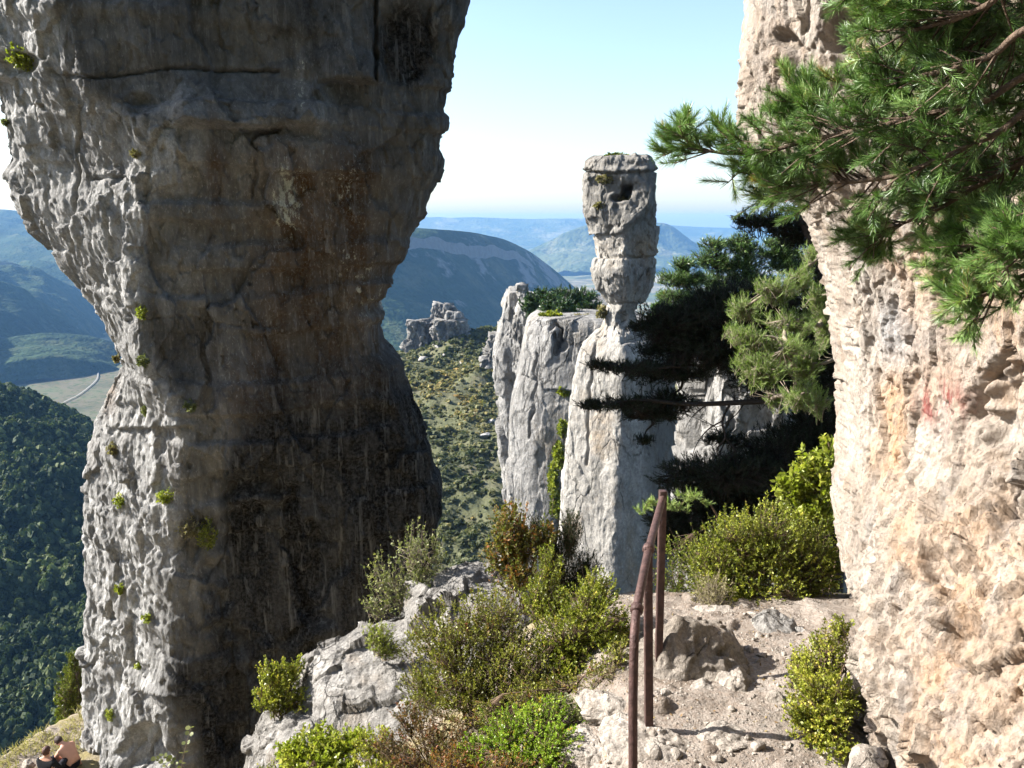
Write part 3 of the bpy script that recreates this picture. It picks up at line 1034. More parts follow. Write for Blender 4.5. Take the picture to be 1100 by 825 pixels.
def cdisp(G, N, px, py, front):
    P = G
    f = front.astype(float)
    top = 1 - sstep(235, 255, py)
    body = sstep(352, 372, py)
    d = fbm(P / 3.0, 3) * .15 + fbm(P * np.array([1, 1, .35]) / .9, 5, gain=.55) * (.08 + .10 * top)
    d += facets(warp(P, 1.2, .4) * np.array([1, 1, 1.2]) / 1.5, 0, .8) * .20 * (1 - .7 * body) + facets(warp(P, .5, .15) * np.array([1, 1, .8]) / .6, 2, .9) * .10 * (1 - .65 * body)
    d += -.10 * sstep(.1, .45, fbm(P * np.array([1, 1, .7]) / .5 + 3, 3)) * (1 - .55 * body)
    d += body * facets(warp(P, 3, .8) * np.array([1, 1, .4]) / 4.0, 6, .6) * .10
    e = crack(px, py, [(640, 366), (632, 420), (630, 500)], 1.3, .25, 2) + crack(px, py, [(625, 184), (660, 186), (704, 184)], 1.2, .35, .5) + crack(px, py, [(636, 276), (704, 276)], 1.0, .3, .3) + crack(px, py, [(650, 327), (690, 328)], 1.0, .3, .3)
    e += -1.9 * (1 - sstep(.75, 1.1, np.maximum(np.abs(px - 672 - .25 * (206 - py)) / 6.0, np.abs(py - 206) / 8.5))) + hollow(px, py, 664, 212, 8, 4, .8) + hollow(px, py, 655, 199, 22, 12, .30)
    e += crack(px, py, [(656, 245), (652, 252)], 2, .4) + ledge(px, py, 628, 702, 184, 8, .28) + ledge(px, py, 628, 665, 250, 8, .35) + hollow(px, py, 668, 342, 6, 8, .4)
    e += crack(px, py, [(668, 366), (690, 362), (712, 366)], 2.0, .5)
    return G + N * (d + e * f)[..., None]


def czones(G, px, py, front):
    f = front.astype(float)
    n = fbm(G / 2.0, 4)
    top = (1 - sstep(238, 256, py + 4 * n))
    grey = np.maximum(top, np.exp(-((py - 298) / 18) ** 2) * .8)
    och = .6 * np.exp(-(((px - 690) / 12) ** 2 + ((py - 265) / 18) ** 2)) + .55 * np.exp(-(((px - 676) / 8) ** 2 + ((py - 590) / 50) ** 2)) + .5 * np.exp(-(((px - 645) / 6) ** 2 + ((py - 345) / 10) ** 2)) + .18 * sstep(250, 262, py) * (1 - sstep(272, 282, py))
    shade_r = sstep(683, 705, px + 8 * n) * sstep(365, 420, py) * .9  # shade of the column's right side painted into the rock colour
    return {'black': np.clip(np.maximum(grey * .6, shade_r) * f, 0, 1), 'ochre': np.clip(och * f, 0, 1), 'lichen': np.zeros(px.shape) + .1}


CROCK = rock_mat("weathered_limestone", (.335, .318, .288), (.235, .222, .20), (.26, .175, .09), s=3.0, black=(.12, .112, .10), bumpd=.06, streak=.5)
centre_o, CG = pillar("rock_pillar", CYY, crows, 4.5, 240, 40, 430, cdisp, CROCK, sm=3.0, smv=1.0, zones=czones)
tag(centre_o, "pale free standing limestone column with square head and thin neck between the two giants", "rock pillar", "limestone pillars")

# ---------------------------------------------------------------- cliffs beyond
def generic_disp(A, L, block=.5, seed=0):
    def fn(G, N, px, py, front):
        P = G + seed * 31.7
        d = fbm(P / L, 3) * A * .8 + fbm(P * np.array([1, 1, .3]) / (L * .35), 5, gain=.58) * A * .6
        d += facets(warp(P, L * .5, L * .12) * np.array([1, 1, .55]) / (L * .6), 0, .8) * block * .9 + facets(warp(P, L * .2, L * .04) * np.array([1, 1, .6]) / (L * .2), 2, .9) * block * .4
        return G + N * d[..., None]
    return fn


DIST = rock_mat("cliff_limestone", (.285, .278, .265), (.19, .183, .172), (.30, .25, .18), zone=False, s=5.0, bumpd=.16, streak=.5)


TOWER = rock_mat("tower_limestone", (.27, .26, .245), (.14, .135, .125), (.24, .19, .13), zone=False, s=9.0, bumpd=.3, streak=.6)


def cliff(rows, Y, label, disp, backd=12, nf=160, nr=220, group="limestone cliffs", cat="cliff", name="cliff", sm=2.0, mat=None):
    rr_ = []
    for py, a, b in rows:
        w_ = (b - a) * mpp(Y)
        rr_.append((py, [(a, .10 * w_), (a + .18 * (b - a), -.12 * w_), (a + .6 * (b - a), -.22 * w_), (b, .05 * w_)]))
    o, G = pillar(name, Y, rr_, backd, nf, 30, nr, disp, mat or DIST, sm=sm, smv=1.5)
    tag(o, label, cat, group)
    return o


def ledge_disp(G, N, px, py, front):
    base = generic_disp(.28, 7.0, .30, 1)(G, N, px, py, front)
    e = crack(px, py, [(590, 352), (597, 345), (603, 352), (602, 366)], 1.8, 1.6) + hollow(px, py, 604, 372, 8, 7, .8) + crack(px, py, [(596, 360), (598, 380)], 2, .9)
    e += crack(px, py, [(612, 470), (604, 540), (596, 600)], 2.5, 1.2)  + crack(px, py, [(575, 380), (572, 430), (566, 470)], 1.4, .5, 2.5) + ledge(px, py, 590, 640, 418, 30, .5)
    return base + N * (e * front)[..., None]


ledge_o = cliff([(342, 580, 690), (345, 573, 700), (352, 566, 705), (380, 561, 705), (410, 556, 705), (440, 549, 705), (470, 547, 705), (500, 547, 705), (540, 546, 705), (620, 542, 705), (760, 535, 705)], 82,
                "flat topped grey cliff face just left behind the square headed column", ledge_disp, 40, 240, 300)
cliff([(314, 546, 560), (317, 542, 566), (326, 540, 572), (340, 539, 575), (360, 535, 577), (390, 532, 577), (415, 534, 577), (440, 538, 577), (600, 545, 577)], 98,
      "narrow dark capped rock buttress at the left end of the cliffs", generic_disp(.9, 6, .8, 2), 10, 100, 180)
cliff([(306, 556, 566), (308, 555, 568), (318, 556, 569), (326, 557, 575), (345, 552, 580), (400, 550, 585)], 94, "small square knob of rock perched on top of the cliff buttress", generic_disp(.35, 3, .4, 3), 4, 60, 90)
cliff([(322, 566, 610), (328, 560, 620), (345, 556, 640), (380, 552, 640)], 100, "boulder strewn dark rock terrace under the cliff top pines", generic_disp(1.6, 5, 1.2, 4), 14, 120, 90)
cliff([(372, 742, 905), (380, 738, 910), (420, 735, 915), (480, 733, 915), (560, 730, 915), (700, 725, 915)], 34, "grey cliff glimpsed through the dark pine boughs", generic_disp(.5, 3.5, .6, 5), 8, 180, 220)
# the far cluster of towers on the hillside
cl = [([(345, 441, 460), (348, 438, 463), (360, 437, 464), (385, 436, 466), (400, 434, 468)], "flat topped rock block at the left of the far cluster"),
      ([(327, 470, 484), (330, 466, 487), (340, 464, 489), (352, 463, 492), (375, 462, 496), (395, 460, 498)], "tallest rounded rock tower of the far cluster"),
      ([(336, 484, 494), (339, 481, 498), (350, 480, 500), (360, 480, 501), (380, 478, 503)], "round boulder leaning on the tallest far rock tower"),
      ([(345, 468, 496), (349, 464, 500), (358, 463, 501), (368, 466, 499), (390, 462, 500)], "broad lower rock in front of the tallest far tower"),
      ([(361, 494, 500), (363, 492, 502), (368, 491, 503), (380, 490, 505)], "small boulder at the right foot of the far rock cluster"),
      ([(360, 528, 541), (364, 525, 545), (378, 523, 548), (395, 520, 550)], "dark rock outcrop on the scrub slope beside the cliff foot")]
for i, (r_, lb) in enumerate(cl):
    cliff(r_, [312, 318, 310, 306, 303, 230][i], lb, generic_disp(1.2, 6, 2.6, 10 + i), 8, 90, 80, mat=TOWER, sm=1.2, group="far rock cluster", cat="rock", name="rock_tower" if i < 5 else "rock_outcrop")
# ------------------------------------------------------------------ near ground
def gz(X, Y):
    X, Y = np.asarray(X, float), np.asarray(Y, float)
    path = -2.93 - .15 * np.maximum(0, Y - 4.6) + 1.35 * sstep(3.1, .6, Y)
    soft = np.log1p(np.exp((Y - 7.3) * 2.2)) / 2.2
    path = path - .85 * soft - 1.3 * np.maximum(0, Y - 19)
    d = np.maximum(0, .72 - X) * sstep(2.2, 3.6, Y)
    left = -.40 * d - .26 * d ** 1.35
    z = path + left
    z = np.maximum(z, -13.4)
    shelf = -13.2 - .03 * (X + 10)
    out = np.maximum(0, (Y - 17.85) - (X + 12.8) * 2.17)
    shelf = shelf - 1.6 * np.maximum(0, out) - .1 * np.maximum(0, -13 - X)
    m = sstep(-7.0, -8.5, X)
    z = z * (1 - m) + np.where(Y > 14, shelf, np.maximum(z, -13.4)) * m
    z = z - 1.6 * np.maximum(0, Y - 22) * (1 - m)
    z = z - 2.0 * np.maximum(0, -15.5 - X)
    return z


def gzn(X, Y):
    X, Y = np.asarray(X, float), np.asarray(Y, float)
    P = np.stack([X, Y, 0 * X], -1)
    return gz(X, Y) + fbm(P / 1.2, 4) * .10 + fbm(P / .22 + 5, 4) * .04 + np.maximum(0, facets(warp(P, .4, .15) / .33, 1, .9)) * .05


xs = np.concatenate([np.linspace(-17, -3, 110), np.linspace(-2.95, 2.6, 230), np.linspace(2.65, 9, 50)])
ys = np.concatenate([np.linspace(-7, 3, 30), np.linspace(3.05, 7.5, 200), np.linspace(7.56, 32, 170)])
GX, GY = np.meshgrid(xs, ys)
GG = np.stack([GX, GY, gzn(GX, GY)], -1)
idx = np.arange(GG.shape[0] * GG.shape[1]).reshape(GG.shape[:2])
gq = np.stack([idx[:-1, :-1], idx[:-1, 1:], idx[1:, 1:], idx[1:, :-1]], -1).reshape(-1, 4)
k = NT("stony_earth")
p = k.pos()
c = k.mix(k.ramp(k.noise(p, 2.3, 6, .65), [(.32, 0.0), (.66, 1.0)]), (.18, .148, .12), (.29, .255, .22))
c = k.mix(k.ramp(k.noise(p, 24, 4, .7), [(.35, .55), (.55, 0.0)]), c, (.16, .115, .085))
v = k.voronoi(p, 34)
mk = k.math('MULTIPLY', k.ramp(v.outputs['Distance'], [(.16, .6), (.30, 0.0)]), k.ramp(k.noise(p, 3.1, 4, .6), [(.45, 0.0), (.6, 1.0)]))
c = k.mix(mk, c, (.42, .39, .35))
c = k.mix(k.ramp(k.noise(p, 1.7, 6, .7, .6), [(.52, 0.0), (.66, .65)]), c, (.15, .115, .085))
zz = k.n('ShaderNodeSeparateXYZ')
k.link(p, zz.inputs[0])
grassy = k.math('MULTIPLY', k.ramp(k.noise(p, 1.3, 5, .65), [(.42, 0.0), (.6, .85)]), k.ramp(k.math('MULTIPLY', zz.outputs[2], -.1), [(.33, 0.0), (.40, 1.0)]))
c = k.mix(grassy, c, (.20, .17, .075))
nm = k.bump(mk, .8, .03)
nm = k.bump(k.noise(p, 9, 6, .68), .8, .09, nm)
nm = k.bump(k.noise(p, 60, 4, .7), .6, .012, nm)
EARTH = k.done(k.principled(c, .95, .08, nm))
ground_o = struct(mesh_np("ground", GG, [gq], EARTH, smooth=True))

# unseen wooded rise added behind the viewer to block skylight and deepen the shade
bx = np.linspace(-55, 90, 90)
by = np.linspace(-7.2, -75, 50)
BX, BY = np.meshgrid(bx, by)
t_ = (-7.2 - BY)
BZ = -2.0 + np.minimum(t_ * 2.3, 62 + .12 * t_) + fbm(np.stack([BX / 9, BY / 9, 0 * BX], -1), 4) * 2.5 * sstep(0, 4, t_) - np.maximum(0, -BX - 22) * 1.6
idx = np.arange(BX.size).reshape(BX.shape)
struct(mesh_np("hillside", np.stack([BX, BY, BZ], -1), [np.stack([idx[:-1, :-1], idx[1:, :-1], idx[1:, 1:], idx[:-1, 1:]], -1).reshape(-1, 4)], SLOPE, smooth=True))

NEARROCK = rock_mat("outcrop_limestone", (.335, .32, .298), (.19, .178, .162), (.24, .18, .12), zone=False, s=.45, bumpd=.022, streak=.2, pits=.6)
CRESTV = .33
crest = [(258, 850, 7.0), (264, 795, 7.0), (282, 768, 7.1), (316, 748, 7.3), (325, 706, 7.4), (338, 684, 7.5), (384, 671, 7.7), (396, 660, 7.8), (432, 651, 7.9), (460, 614, 8.1), (500, 600, 8.2), (545, 598, 8.2), (580, 625, 8.2), (640, 700, 8.0)]
midr = [(290, 860, 6.4), (298, 815, 6.4), (318, 790, 6.5), (345, 778, 6.6), (356, 752, 6.7), (368, 732, 6.9), (402, 714, 7.0), (424, 700, 7.1), (452, 690, 7.2), (480, 655, 7.4), (515, 645, 7.5), (560, 650, 7.5), (600, 680, 7.4), (650, 730, 7.1)]
foot = [(310, 960, 5.6), (322, 920, 5.6), (345, 900, 5.6), (372, 890, 5.6), (384, 880, 5.7), (396, 860, 5.8), (430, 840, 5.8), (452, 820, 5.8), (480, 810, 5.9), (506, 800, 5.9), (540, 800, 5.9), (585, 800, 5.9), (630, 810, 5.8), (670, 830, 5.6)]
bk = [(x + 25, y + 150, Y + 1.3) for x, y, Y in crest]


def outd(G, v):
    P = G
    N = norm(np.cross(np.gradient(G, axis=1), np.gradient(G, axis=0)))
    N = np.where((N[..., 2:] < 0), -N, N)
    W3 = P + .25 * np.stack([fbm(P / .7, 3), fbm(P / .7 + 7, 3), fbm(P / .7 + 13, 3)], -1)
    d = fbm(P / .9, 4) * .09 + facets(W3 / .75, 0, .9) * .12 + facets(warp(P, .2, .06) / .26, 3, .9) * .042 + facets(warp(P, .08, .03) / .09, 6, .9) * .009 + ridged(P / .3, 5, gain=.6) * .012
    return G + N * d[..., None]


out_o, _ = loft("rock_outcrop", [bk, crest, midr, foot], 300, 230, outd, NEARROCK, blur=8, soft=40)
tag(out_o, "long grey limestone outcrop with bushes growing over it in front of the black pillar base", "rock")


def boulder(name, label, c, r, seed, mat, sub=5, cuts=9, rot=0.0, rough=1.0, group=None, cat="rock"):
    bm = bmesh.new()
    bmesh.ops.create_icosphere(bm, subdivisions=sub, radius=1.0)
    V = np.array([v.co[:] for v in bm.verts])
    Fc = np.array([[v.index for v in f.verts] for f in bm.faces])
    bm.free()
    r_ = np.random.default_rng(seed)
    for _ in range(cuts):
        n = norm(r_.normal(size=3))
        d = r_.uniform(.42, .82)
        V = V - np.maximum(0, V @ n - d)[:, None] * n * .92
    nn = norm(V)
    V = V * np.array(r)
    s = min(r)
    P = V / s + seed * 3.1
    V = V + nn * (s * rough * (fbm(P * 1.1, 4) * .15 + facets(warp(P, .5, .2) * 1.5, 0, .9) * .12 + facets(P * 4.2, 2, .9) * .05 + ridged(P * 3.3, 5) * .03))[:, None]
    ca, sa = math.cos(rot), math.sin(rot)
    V = np.stack([V[:, 0] * ca - V[:, 1] * sa, V[:, 0] * sa + V[:, 1] * ca, V[:, 2]], -1) + np.array(c)
    o = mesh_np(name, V, [Fc], mat, smooth=True)
    return tag(o, label, cat, group)


PATHROCK = rock_mat("path_limestone", (.43, .385, .335), (.29, .25, .21), (.30, .22, .14), zone=False, s=.3, bumpd=.014, streak=.15, pits=.5)
c = atY(729, 718, 5.05)
TAWNY = rock_mat('tawny_limestone', (.34, .30, .255), (.20, .17, .14), (.26, .18, .10), zone=False, s=.3, bumpd=.016, streak=.3, pits=.5)
b1 = boulder("boulder", "tawny boulder with shaded side that the farther railing post stands on", c, (.52, .50, .54), 11, TAWNY, 6, 14, rot=.5)
c = atY(698, 806, 4.2)
b2 = boulder("boulder", "flat pale slab underfoot that the nearer railing post stands on", c, (.34, .34, .14), 8, PATHROCK, 6, 7)
c = atY(836, 678, 5.75)
b3 = boulder("boulder", "squarish grey rock lying at the back of the path by the bushes", c, (.19, .17, .16), 14, NEARROCK, 5, 9)
c = atY(862, 684, 5.7)
boulder("boulder", "smaller grey rock leaning against the squarish one on the path", c, (.08, .09, .09), 15, NEARROCK, 4, 7)
c = atY(552, 592, 8.8)
boulder("boulder", "upright white rock showing through the rust leaved shrub", c, (.22, .25, .38), 21, NEARROCK, 5, 8)
c = atY(755, 738, 4.75)
boulder("boulder", "low stone in shadow at the foot of the tawny boulder", c, (.13, .1, .07), 31, PATHROCK, 4, 7)
for q, (x, y, Y, r, lb) in enumerate([(905, 815, 3.95, .10, "pale block at the foot of the right pillar beside the path"), (935, 822, 3.8, .13, "cracked cream block fallen at the base of the right pillar"), (792, 800, 4.15, .05, "fist sized stone on the lower path"),
                                   (745, 755, 4.6, .05, "stone on the path just below the tawny boulder"), (655, 800, 4.3, .09, "broken stone left of the flat slab"), (638, 815, 4.25, .07, "reddish stone at the bottom left of the flat slab")]):
    boulder("stone", lb, atY(x, y, Y) + Vector((0, 0, -.02)), (r * 1.2, r, r * .8), 40 + q, PATHROCK, 4, 8)

for q, (X, Y, r, lb) in enumerate([(1.02, 5.75, .20, "low bedrock ledge crossing the path in front of the squarish grey rock"), (1.45, 4.75, .17, "half buried slab in the middle of the path"), (1.25, 4.15, .15, "half buried slab low on the path near the picture's bottom"),
                                (.95, 5.2, .16, "embedded stone right of the tawny boulder"), (1.62, 5.3, .14, "embedded slab against the foot of the right pillar"), (.62, 4.55, .22, "pale ledge of bedrock behind the nearer railing post"), (.45, 4.25, .18, "rough ledge at the left of the railing's bent end"), (1.72, 6.2, .2, "dark edged ledge under the large box bush")]):
    boulder("embedded_rock", lb, (X, Y, float(gz(X, Y)) - r * .08), (r * 1.25, r, r * .42), 210 + q, PATHROCK, 5, 12, rot=q * 1.3, rough=1.2)
# loose stones on the path: a handful of shapes, each copy an object of its own
protos = []
r_ = np.random.default_rng(77)
n_st = 0
for q in range(210):
    X, Y = r_.uniform(.45, 2.25), 3.9 + 2.6 * r_.random() ** 1.2
    if X > 1.05 + .23 * (Y - 3.6) + .45 and Y < 5:
        continue
    if math.hypot(X - c.x, Y - c.y) < .3:
        continue
    z = float(gzn(X, Y))
    px, py = project(np.array([X, Y, z]))
    if 640 < px < 770 and py < 745:
        continue
    s = .012 + .05 * r_.random() ** 2.8
    lb = "loose pale stone lying on the trodden path between railing and right pillar"
    if len(protos) < 6:
        o = boulder("path_stone", lb, (0, 0, 0), (1.25, .95, .7), 60 + q, PATHROCK, 3, 8, rough=.8)
        protos.append(o)
    else:
        o = protos[q % 6].copy()
        col.objects.link(o)
    o["label"] = lb
    o["group"] = "loose stones on the path"
    o.location = (X, Y, z + s * .25)
    o.scale = (s, s, s)
    o.rotation_euler = (r_.uniform(-.3, .3), r_.uniform(-.3, .3), r_.uniform(0, 6.28))
# grit
n = 5200
X, Y = rng.uniform(.2, 2.4, n), 3.7 + 3.2 * rng.random(n)
s = .004 + .010 * rng.random(n) ** 2.5
tet = np.array([(1, .1, 0), (-.6, .9, .1), (-.5, -.85, .05), (.1, 0, .9), (.5, .6, .5)])
tf_ = np.array([(0, 4, 3), (4, 1, 3), (1, 2, 3), (2, 0, 3), (0, 1, 4)])
a = rng.uniform(0, 6.28, n)
R3 = np.stack([np.stack([np.cos(a), -np.sin(a), 0 * a], -1), np.stack([np.sin(a), np.cos(a), 0 * a], -1), np.stack([0 * a, 0 * a, 1 + 0 * a], -1)], 1)
V = np.einsum('nij,kj->nki', R3, tet) * s[:, None, None] + np.stack([X, Y, gzn(X, Y) - .001], -1)[:, None]
stuff(mesh_np("gravel", V.reshape(-1, 3), [(tf_[None] + (np.arange(n) * 5)[:, None, None]).reshape(-1, 3)], PATHROCK))

LITTER = leaf_mat("leaf_litter", [(0, (.10, .06, .03)), (.5, (.20, .13, .06)), (1, (.30, .24, .10))], .1, .8, .1)
n = 5200
X = rng.uniform(-.6, 2.3, n)
Y = 3.7 + 3.4 * rng.random(n)
ln_ = fbm(np.stack([X / .45, Y / .45, 0 * X], -1), 3)
kp = rng.random(n) < np.clip(.15 + 1.2 * ln_ + .8 * sstep(.75, .2, X), 0, 1)
X, Y = X[kp], Y[kp]
d_ = norm(rng.normal(size=(len(X), 3)) * [1, 1, .25])
P_ = np.stack([X, Y, gzn(X, Y) + .004], -1)
L_ = .010 + .018 * rng.random(len(X))
u_ = norm(np.cross(d_, [0, 0, 1.0]) + rng.normal(0, .25, d_.shape)) * (L_ * .27)[:, None]
V = np.stack([P_, P_ + d_ * L_[:, None] * .5 + u_, P_ + d_ * L_[:, None] + [0, 0, .003], P_ + d_ * L_[:, None] * .5 - u_], 1)
stuff(mesh_np("leaf_litter", V.reshape(-1, 3), [np.arange(4 * len(X)).reshape(-1, 4)], LITTER, attrs={'tint': np.repeat(rng.random(len(X)), 4)}))

# ------------------------------------------------------------------ railing
RUST = plain_mat("rusty_iron", (.062, .034, .029), .62, .35, .45, 22, .25, .35, 60)
p1b, p1t = atY(709, 676, 4.92), atY(712, 527, 5.0)
p2b, p2t = atY(697, 779, 4.24), atY(696, 588, 4.30)
rail_pts = [atY(713.5, 529, 5.04), atY(706, 556, 4.78), atY(697, 590, 4.32), atY(689, 628, 3.98), atY(684, 655, 3.82), atY(682, 675, 3.72), atY(681, 700, 3.66), atY(680, 760, 3.60), atY(680, 830, 3.56), atY(680, 960, 3.5)]
p1b = p1b + Vector((0, 0, -.28))
t = thing("metal_railing", "rusty brown pipe railing beside the path, bent down at its near end", "railing", p2b)
def tubeobj(name, P, R, mat, parent, n=12, smooth=True):
    V, q, tr = tube_np(P, R, n)
    return mesh_np(name, V, [q, tr], mat, parent, smooth=smooth)


tubeobj("handrail", spline(rail_pts, 60), .0235, RUST, t)
for a_, b_ in ((p1b, p1t), (p2b, p2t)):
    # square bar posts
    V = []
    for e in (a_, b_):
        V += [e + Vector((sx * .0235, sy * .0235, 0)) for sx, sy in ((-1, -1), (1, -1), (1, 1), (-1, 1))]
    q = [(0, 1, 5, 4), (1, 2, 6, 5), (2, 3, 7, 6), (3, 0, 4, 7), (4, 5, 6, 7), (3, 2, 1, 0)]
    o = mesh_np("post", V, [np.array(q)], RUST, t)
    bv = o.modifiers.new("edge", 'BEVEL')
    bv.width = .004
    bv.segments = 2
for (x, y, Y), (x2, y2, Y2) in (((697.5, 587, 4.34), (696, 592, 4.29)), ((684.6, 651, 3.84), (683.6, 657.5, 3.80))):
    A, B = atY(x, y, Y), atY(x2, y2, Y2)
    tubeobj("collar", [A, A.lerp(B, .15), A.lerp(B, .85), B], [.026, .034, .034, .026], RUST, t, 14)

BS = BVHTree.FromPolygons([v.co[:] for v in scrub_o.data.vertices], [f.vertices[:] for f in scrub_o.data.polygons])
PALES = rock_mat("pale_slab_limestone", (.40, .385, .36), (.28, .265, .245), (.26, .21, .15), zone=False, s=6, bumpd=.12, streak=.3)
for i, (x, y, r0, lb) in enumerate([(455, 386, 7, "pale bare rock slab below the far flat topped block"), (478, 381, 5, "small pale slab below the far rounded tower"), (497, 390, 6, "whitish slab right of the far rock cluster on scrub"),
                                  (528, 452, 6, "pale slab among scrub left of the cliff foot"), (520, 468, 8, "long pale slab lowest in the scrub by the cliff foot"), (470, 372, 5, "pale ledge at the base of the far rounded tower")]):
    h = BS.ray_cast(Vector((0, 0, 0)), atY(x, y, 1.0).normalized(), 900)
    if h[0]:
        m_ = r0 * h[0].y / F
        boulder("rock_slab", lb, h[0], (m_, m_ * 1.2, m_ * .45), 120 + i, PALES, 4, 9, group="pale slabs on the scrub slope")
# ------------------------------------------------------------------ foliage
BOX = leaf_mat("box_leaves", [(0.0, (.062, .082, .012)), (.45, (.19, .215, .028)), (.8, (.34, .35, .046)), (1.0, (.38, .31, .06))], .30, .42, .3)
BOXOLIVE = leaf_mat("olive_leaves", [(0.0, (.058, .064, .015)), (.35, (.165, .172, .03)), (.7, (.27, .275, .046)), (.9, (.235, .15, .04)), (1.0, (.20, .07, .03))], .28, .42, .3)
BRIGHT = leaf_mat("bright_leaves", [(0.0, (.10, .15, .015)), (.5, (.22, .33, .028)), (.85, (.33, .43, .04)), (1.0, (.42, .30, .05))], .35, .42, .4)
YELLOWG = leaf_mat("yellow_green_leaves", [(0.0, (.12, .14, .02)), (.5, (.25, .29, .035)), (1.0, (.38, .36, .07))], .38, .45, .4)
RUSTL = leaf_mat("rust_leaves", [(0.0, (.055, .075, .016)), (.4, (.13, .14, .03)), (.7, (.20, .15, .04)), (1.0, (.25, .09, .03))], .35, .5, .3)
GREYG = leaf_mat("grey_green_leaves", [(0.0, (.07, .085, .035)), (.6, (.16, .18, .07)), (1.0, (.27, .27, .11))], .3, .5, .3)
REDL = leaf_mat("red_leaves", [(0.0, (.07, .065, .02)), (.5, (.14, .09, .03)), (.85, (.19, .08, .035)), (1.0, (.25, .06, .045))], .3, .5, .3)
DARK = leaf_mat("juniper_needles", [(0.0, (.012, .020, .009)), (1.0, (.035, .052, .020))], .12, .6, .15)
DRYL = leaf_mat("dry_leaves", [(0.0, (.14, .12, .06)), (1.0, (.32, .28, .16))], .25, .6, .2)
PINE = leaf_mat("pine_needles", [(0.0, (.022, .045, .012)), (.45, (.085, .165, .038)), (.8, (.20, .32, .085)), (.93, (.32, .42, .16)), (1.0, (.34, .25, .07))], .15, .38, .5)
PINEL = leaf_mat("light_pine_needles", [(0.0, (.05, .09, .018)), (.5, (.175, .255, .06)), (1.0, (.34, .42, .13))], .30, .45, .4)
PINED = leaf_mat("shaded_pine_needles", [(0.0, (.006, .012, .006)), (1.0, (.022, .034, .014))], .12, .55, .2)  # near-black copy of the needle green, the giant's shade put into it
STEM = plain_mat("grey_stems", (.20, .165, .125), .9, .15, .4, 30)
STEMR = plain_mat("brown_stems", (.11, .075, .05), .9, .15, .4, 30)
BARK = plain_mat("pine_bark", (.105, .075, .058), .9, .15, .5, 14, bump=.9, bscale=40)
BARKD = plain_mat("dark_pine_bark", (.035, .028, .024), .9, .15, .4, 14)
BARKF = plain_mat("branch_bark", (.10, .07, .05), .85, .2, .45, 24, bump=.7, bscale=70)


def leaves(pos, d, L, wd, curl=.18):
    """diamond leaves folded along the rib: 2 tris + 2 tris as two quads is overkill, one bent quad each"""
    n = len(pos)
    u = norm(np.cross(d, rng.normal(size=(n, 3))))
    nn = np.cross(d, u)
    L = np.reshape(L, (-1, 1))
    wd = np.reshape(wd, (-1, 1))
    mid = pos + d * L * .5
    V = np.stack([pos, mid + u * wd * .5 + nn * L * curl * .3, pos + d * L - nn * L * curl, mid - u * wd * .5 + nn * L * curl * .3], 1)
    return V.reshape(-1, 3), np.arange(n * 4).reshape(n, 4)


def rand_in_blobs(blobs, n, outer=.45):
    """points in ellipsoids given as (px,py,rx,ry,Y); returns P, centre, outward direction"""
    C = np.array([atY(b[0], b[1], b[4]) for b in blobs])
    R = np.array([[b[2] * b[4] / F * 1.02, .5 * (b[2] + b[3]) * b[4] / F, b[3] * b[4] / F * 1.04] for b in blobs])
    wt = np.array([b[2] * b[3] for b in blobs], float)
    k = rng.choice(len(blobs), n, p=wt / wt.sum())
    d = norm(rng.normal(size=(n, 3)))
    r = rng.random(n)[:, None] ** outer
    return C[k] + d * r * R[k], C[k], norm(d / R[k]), k, C, R


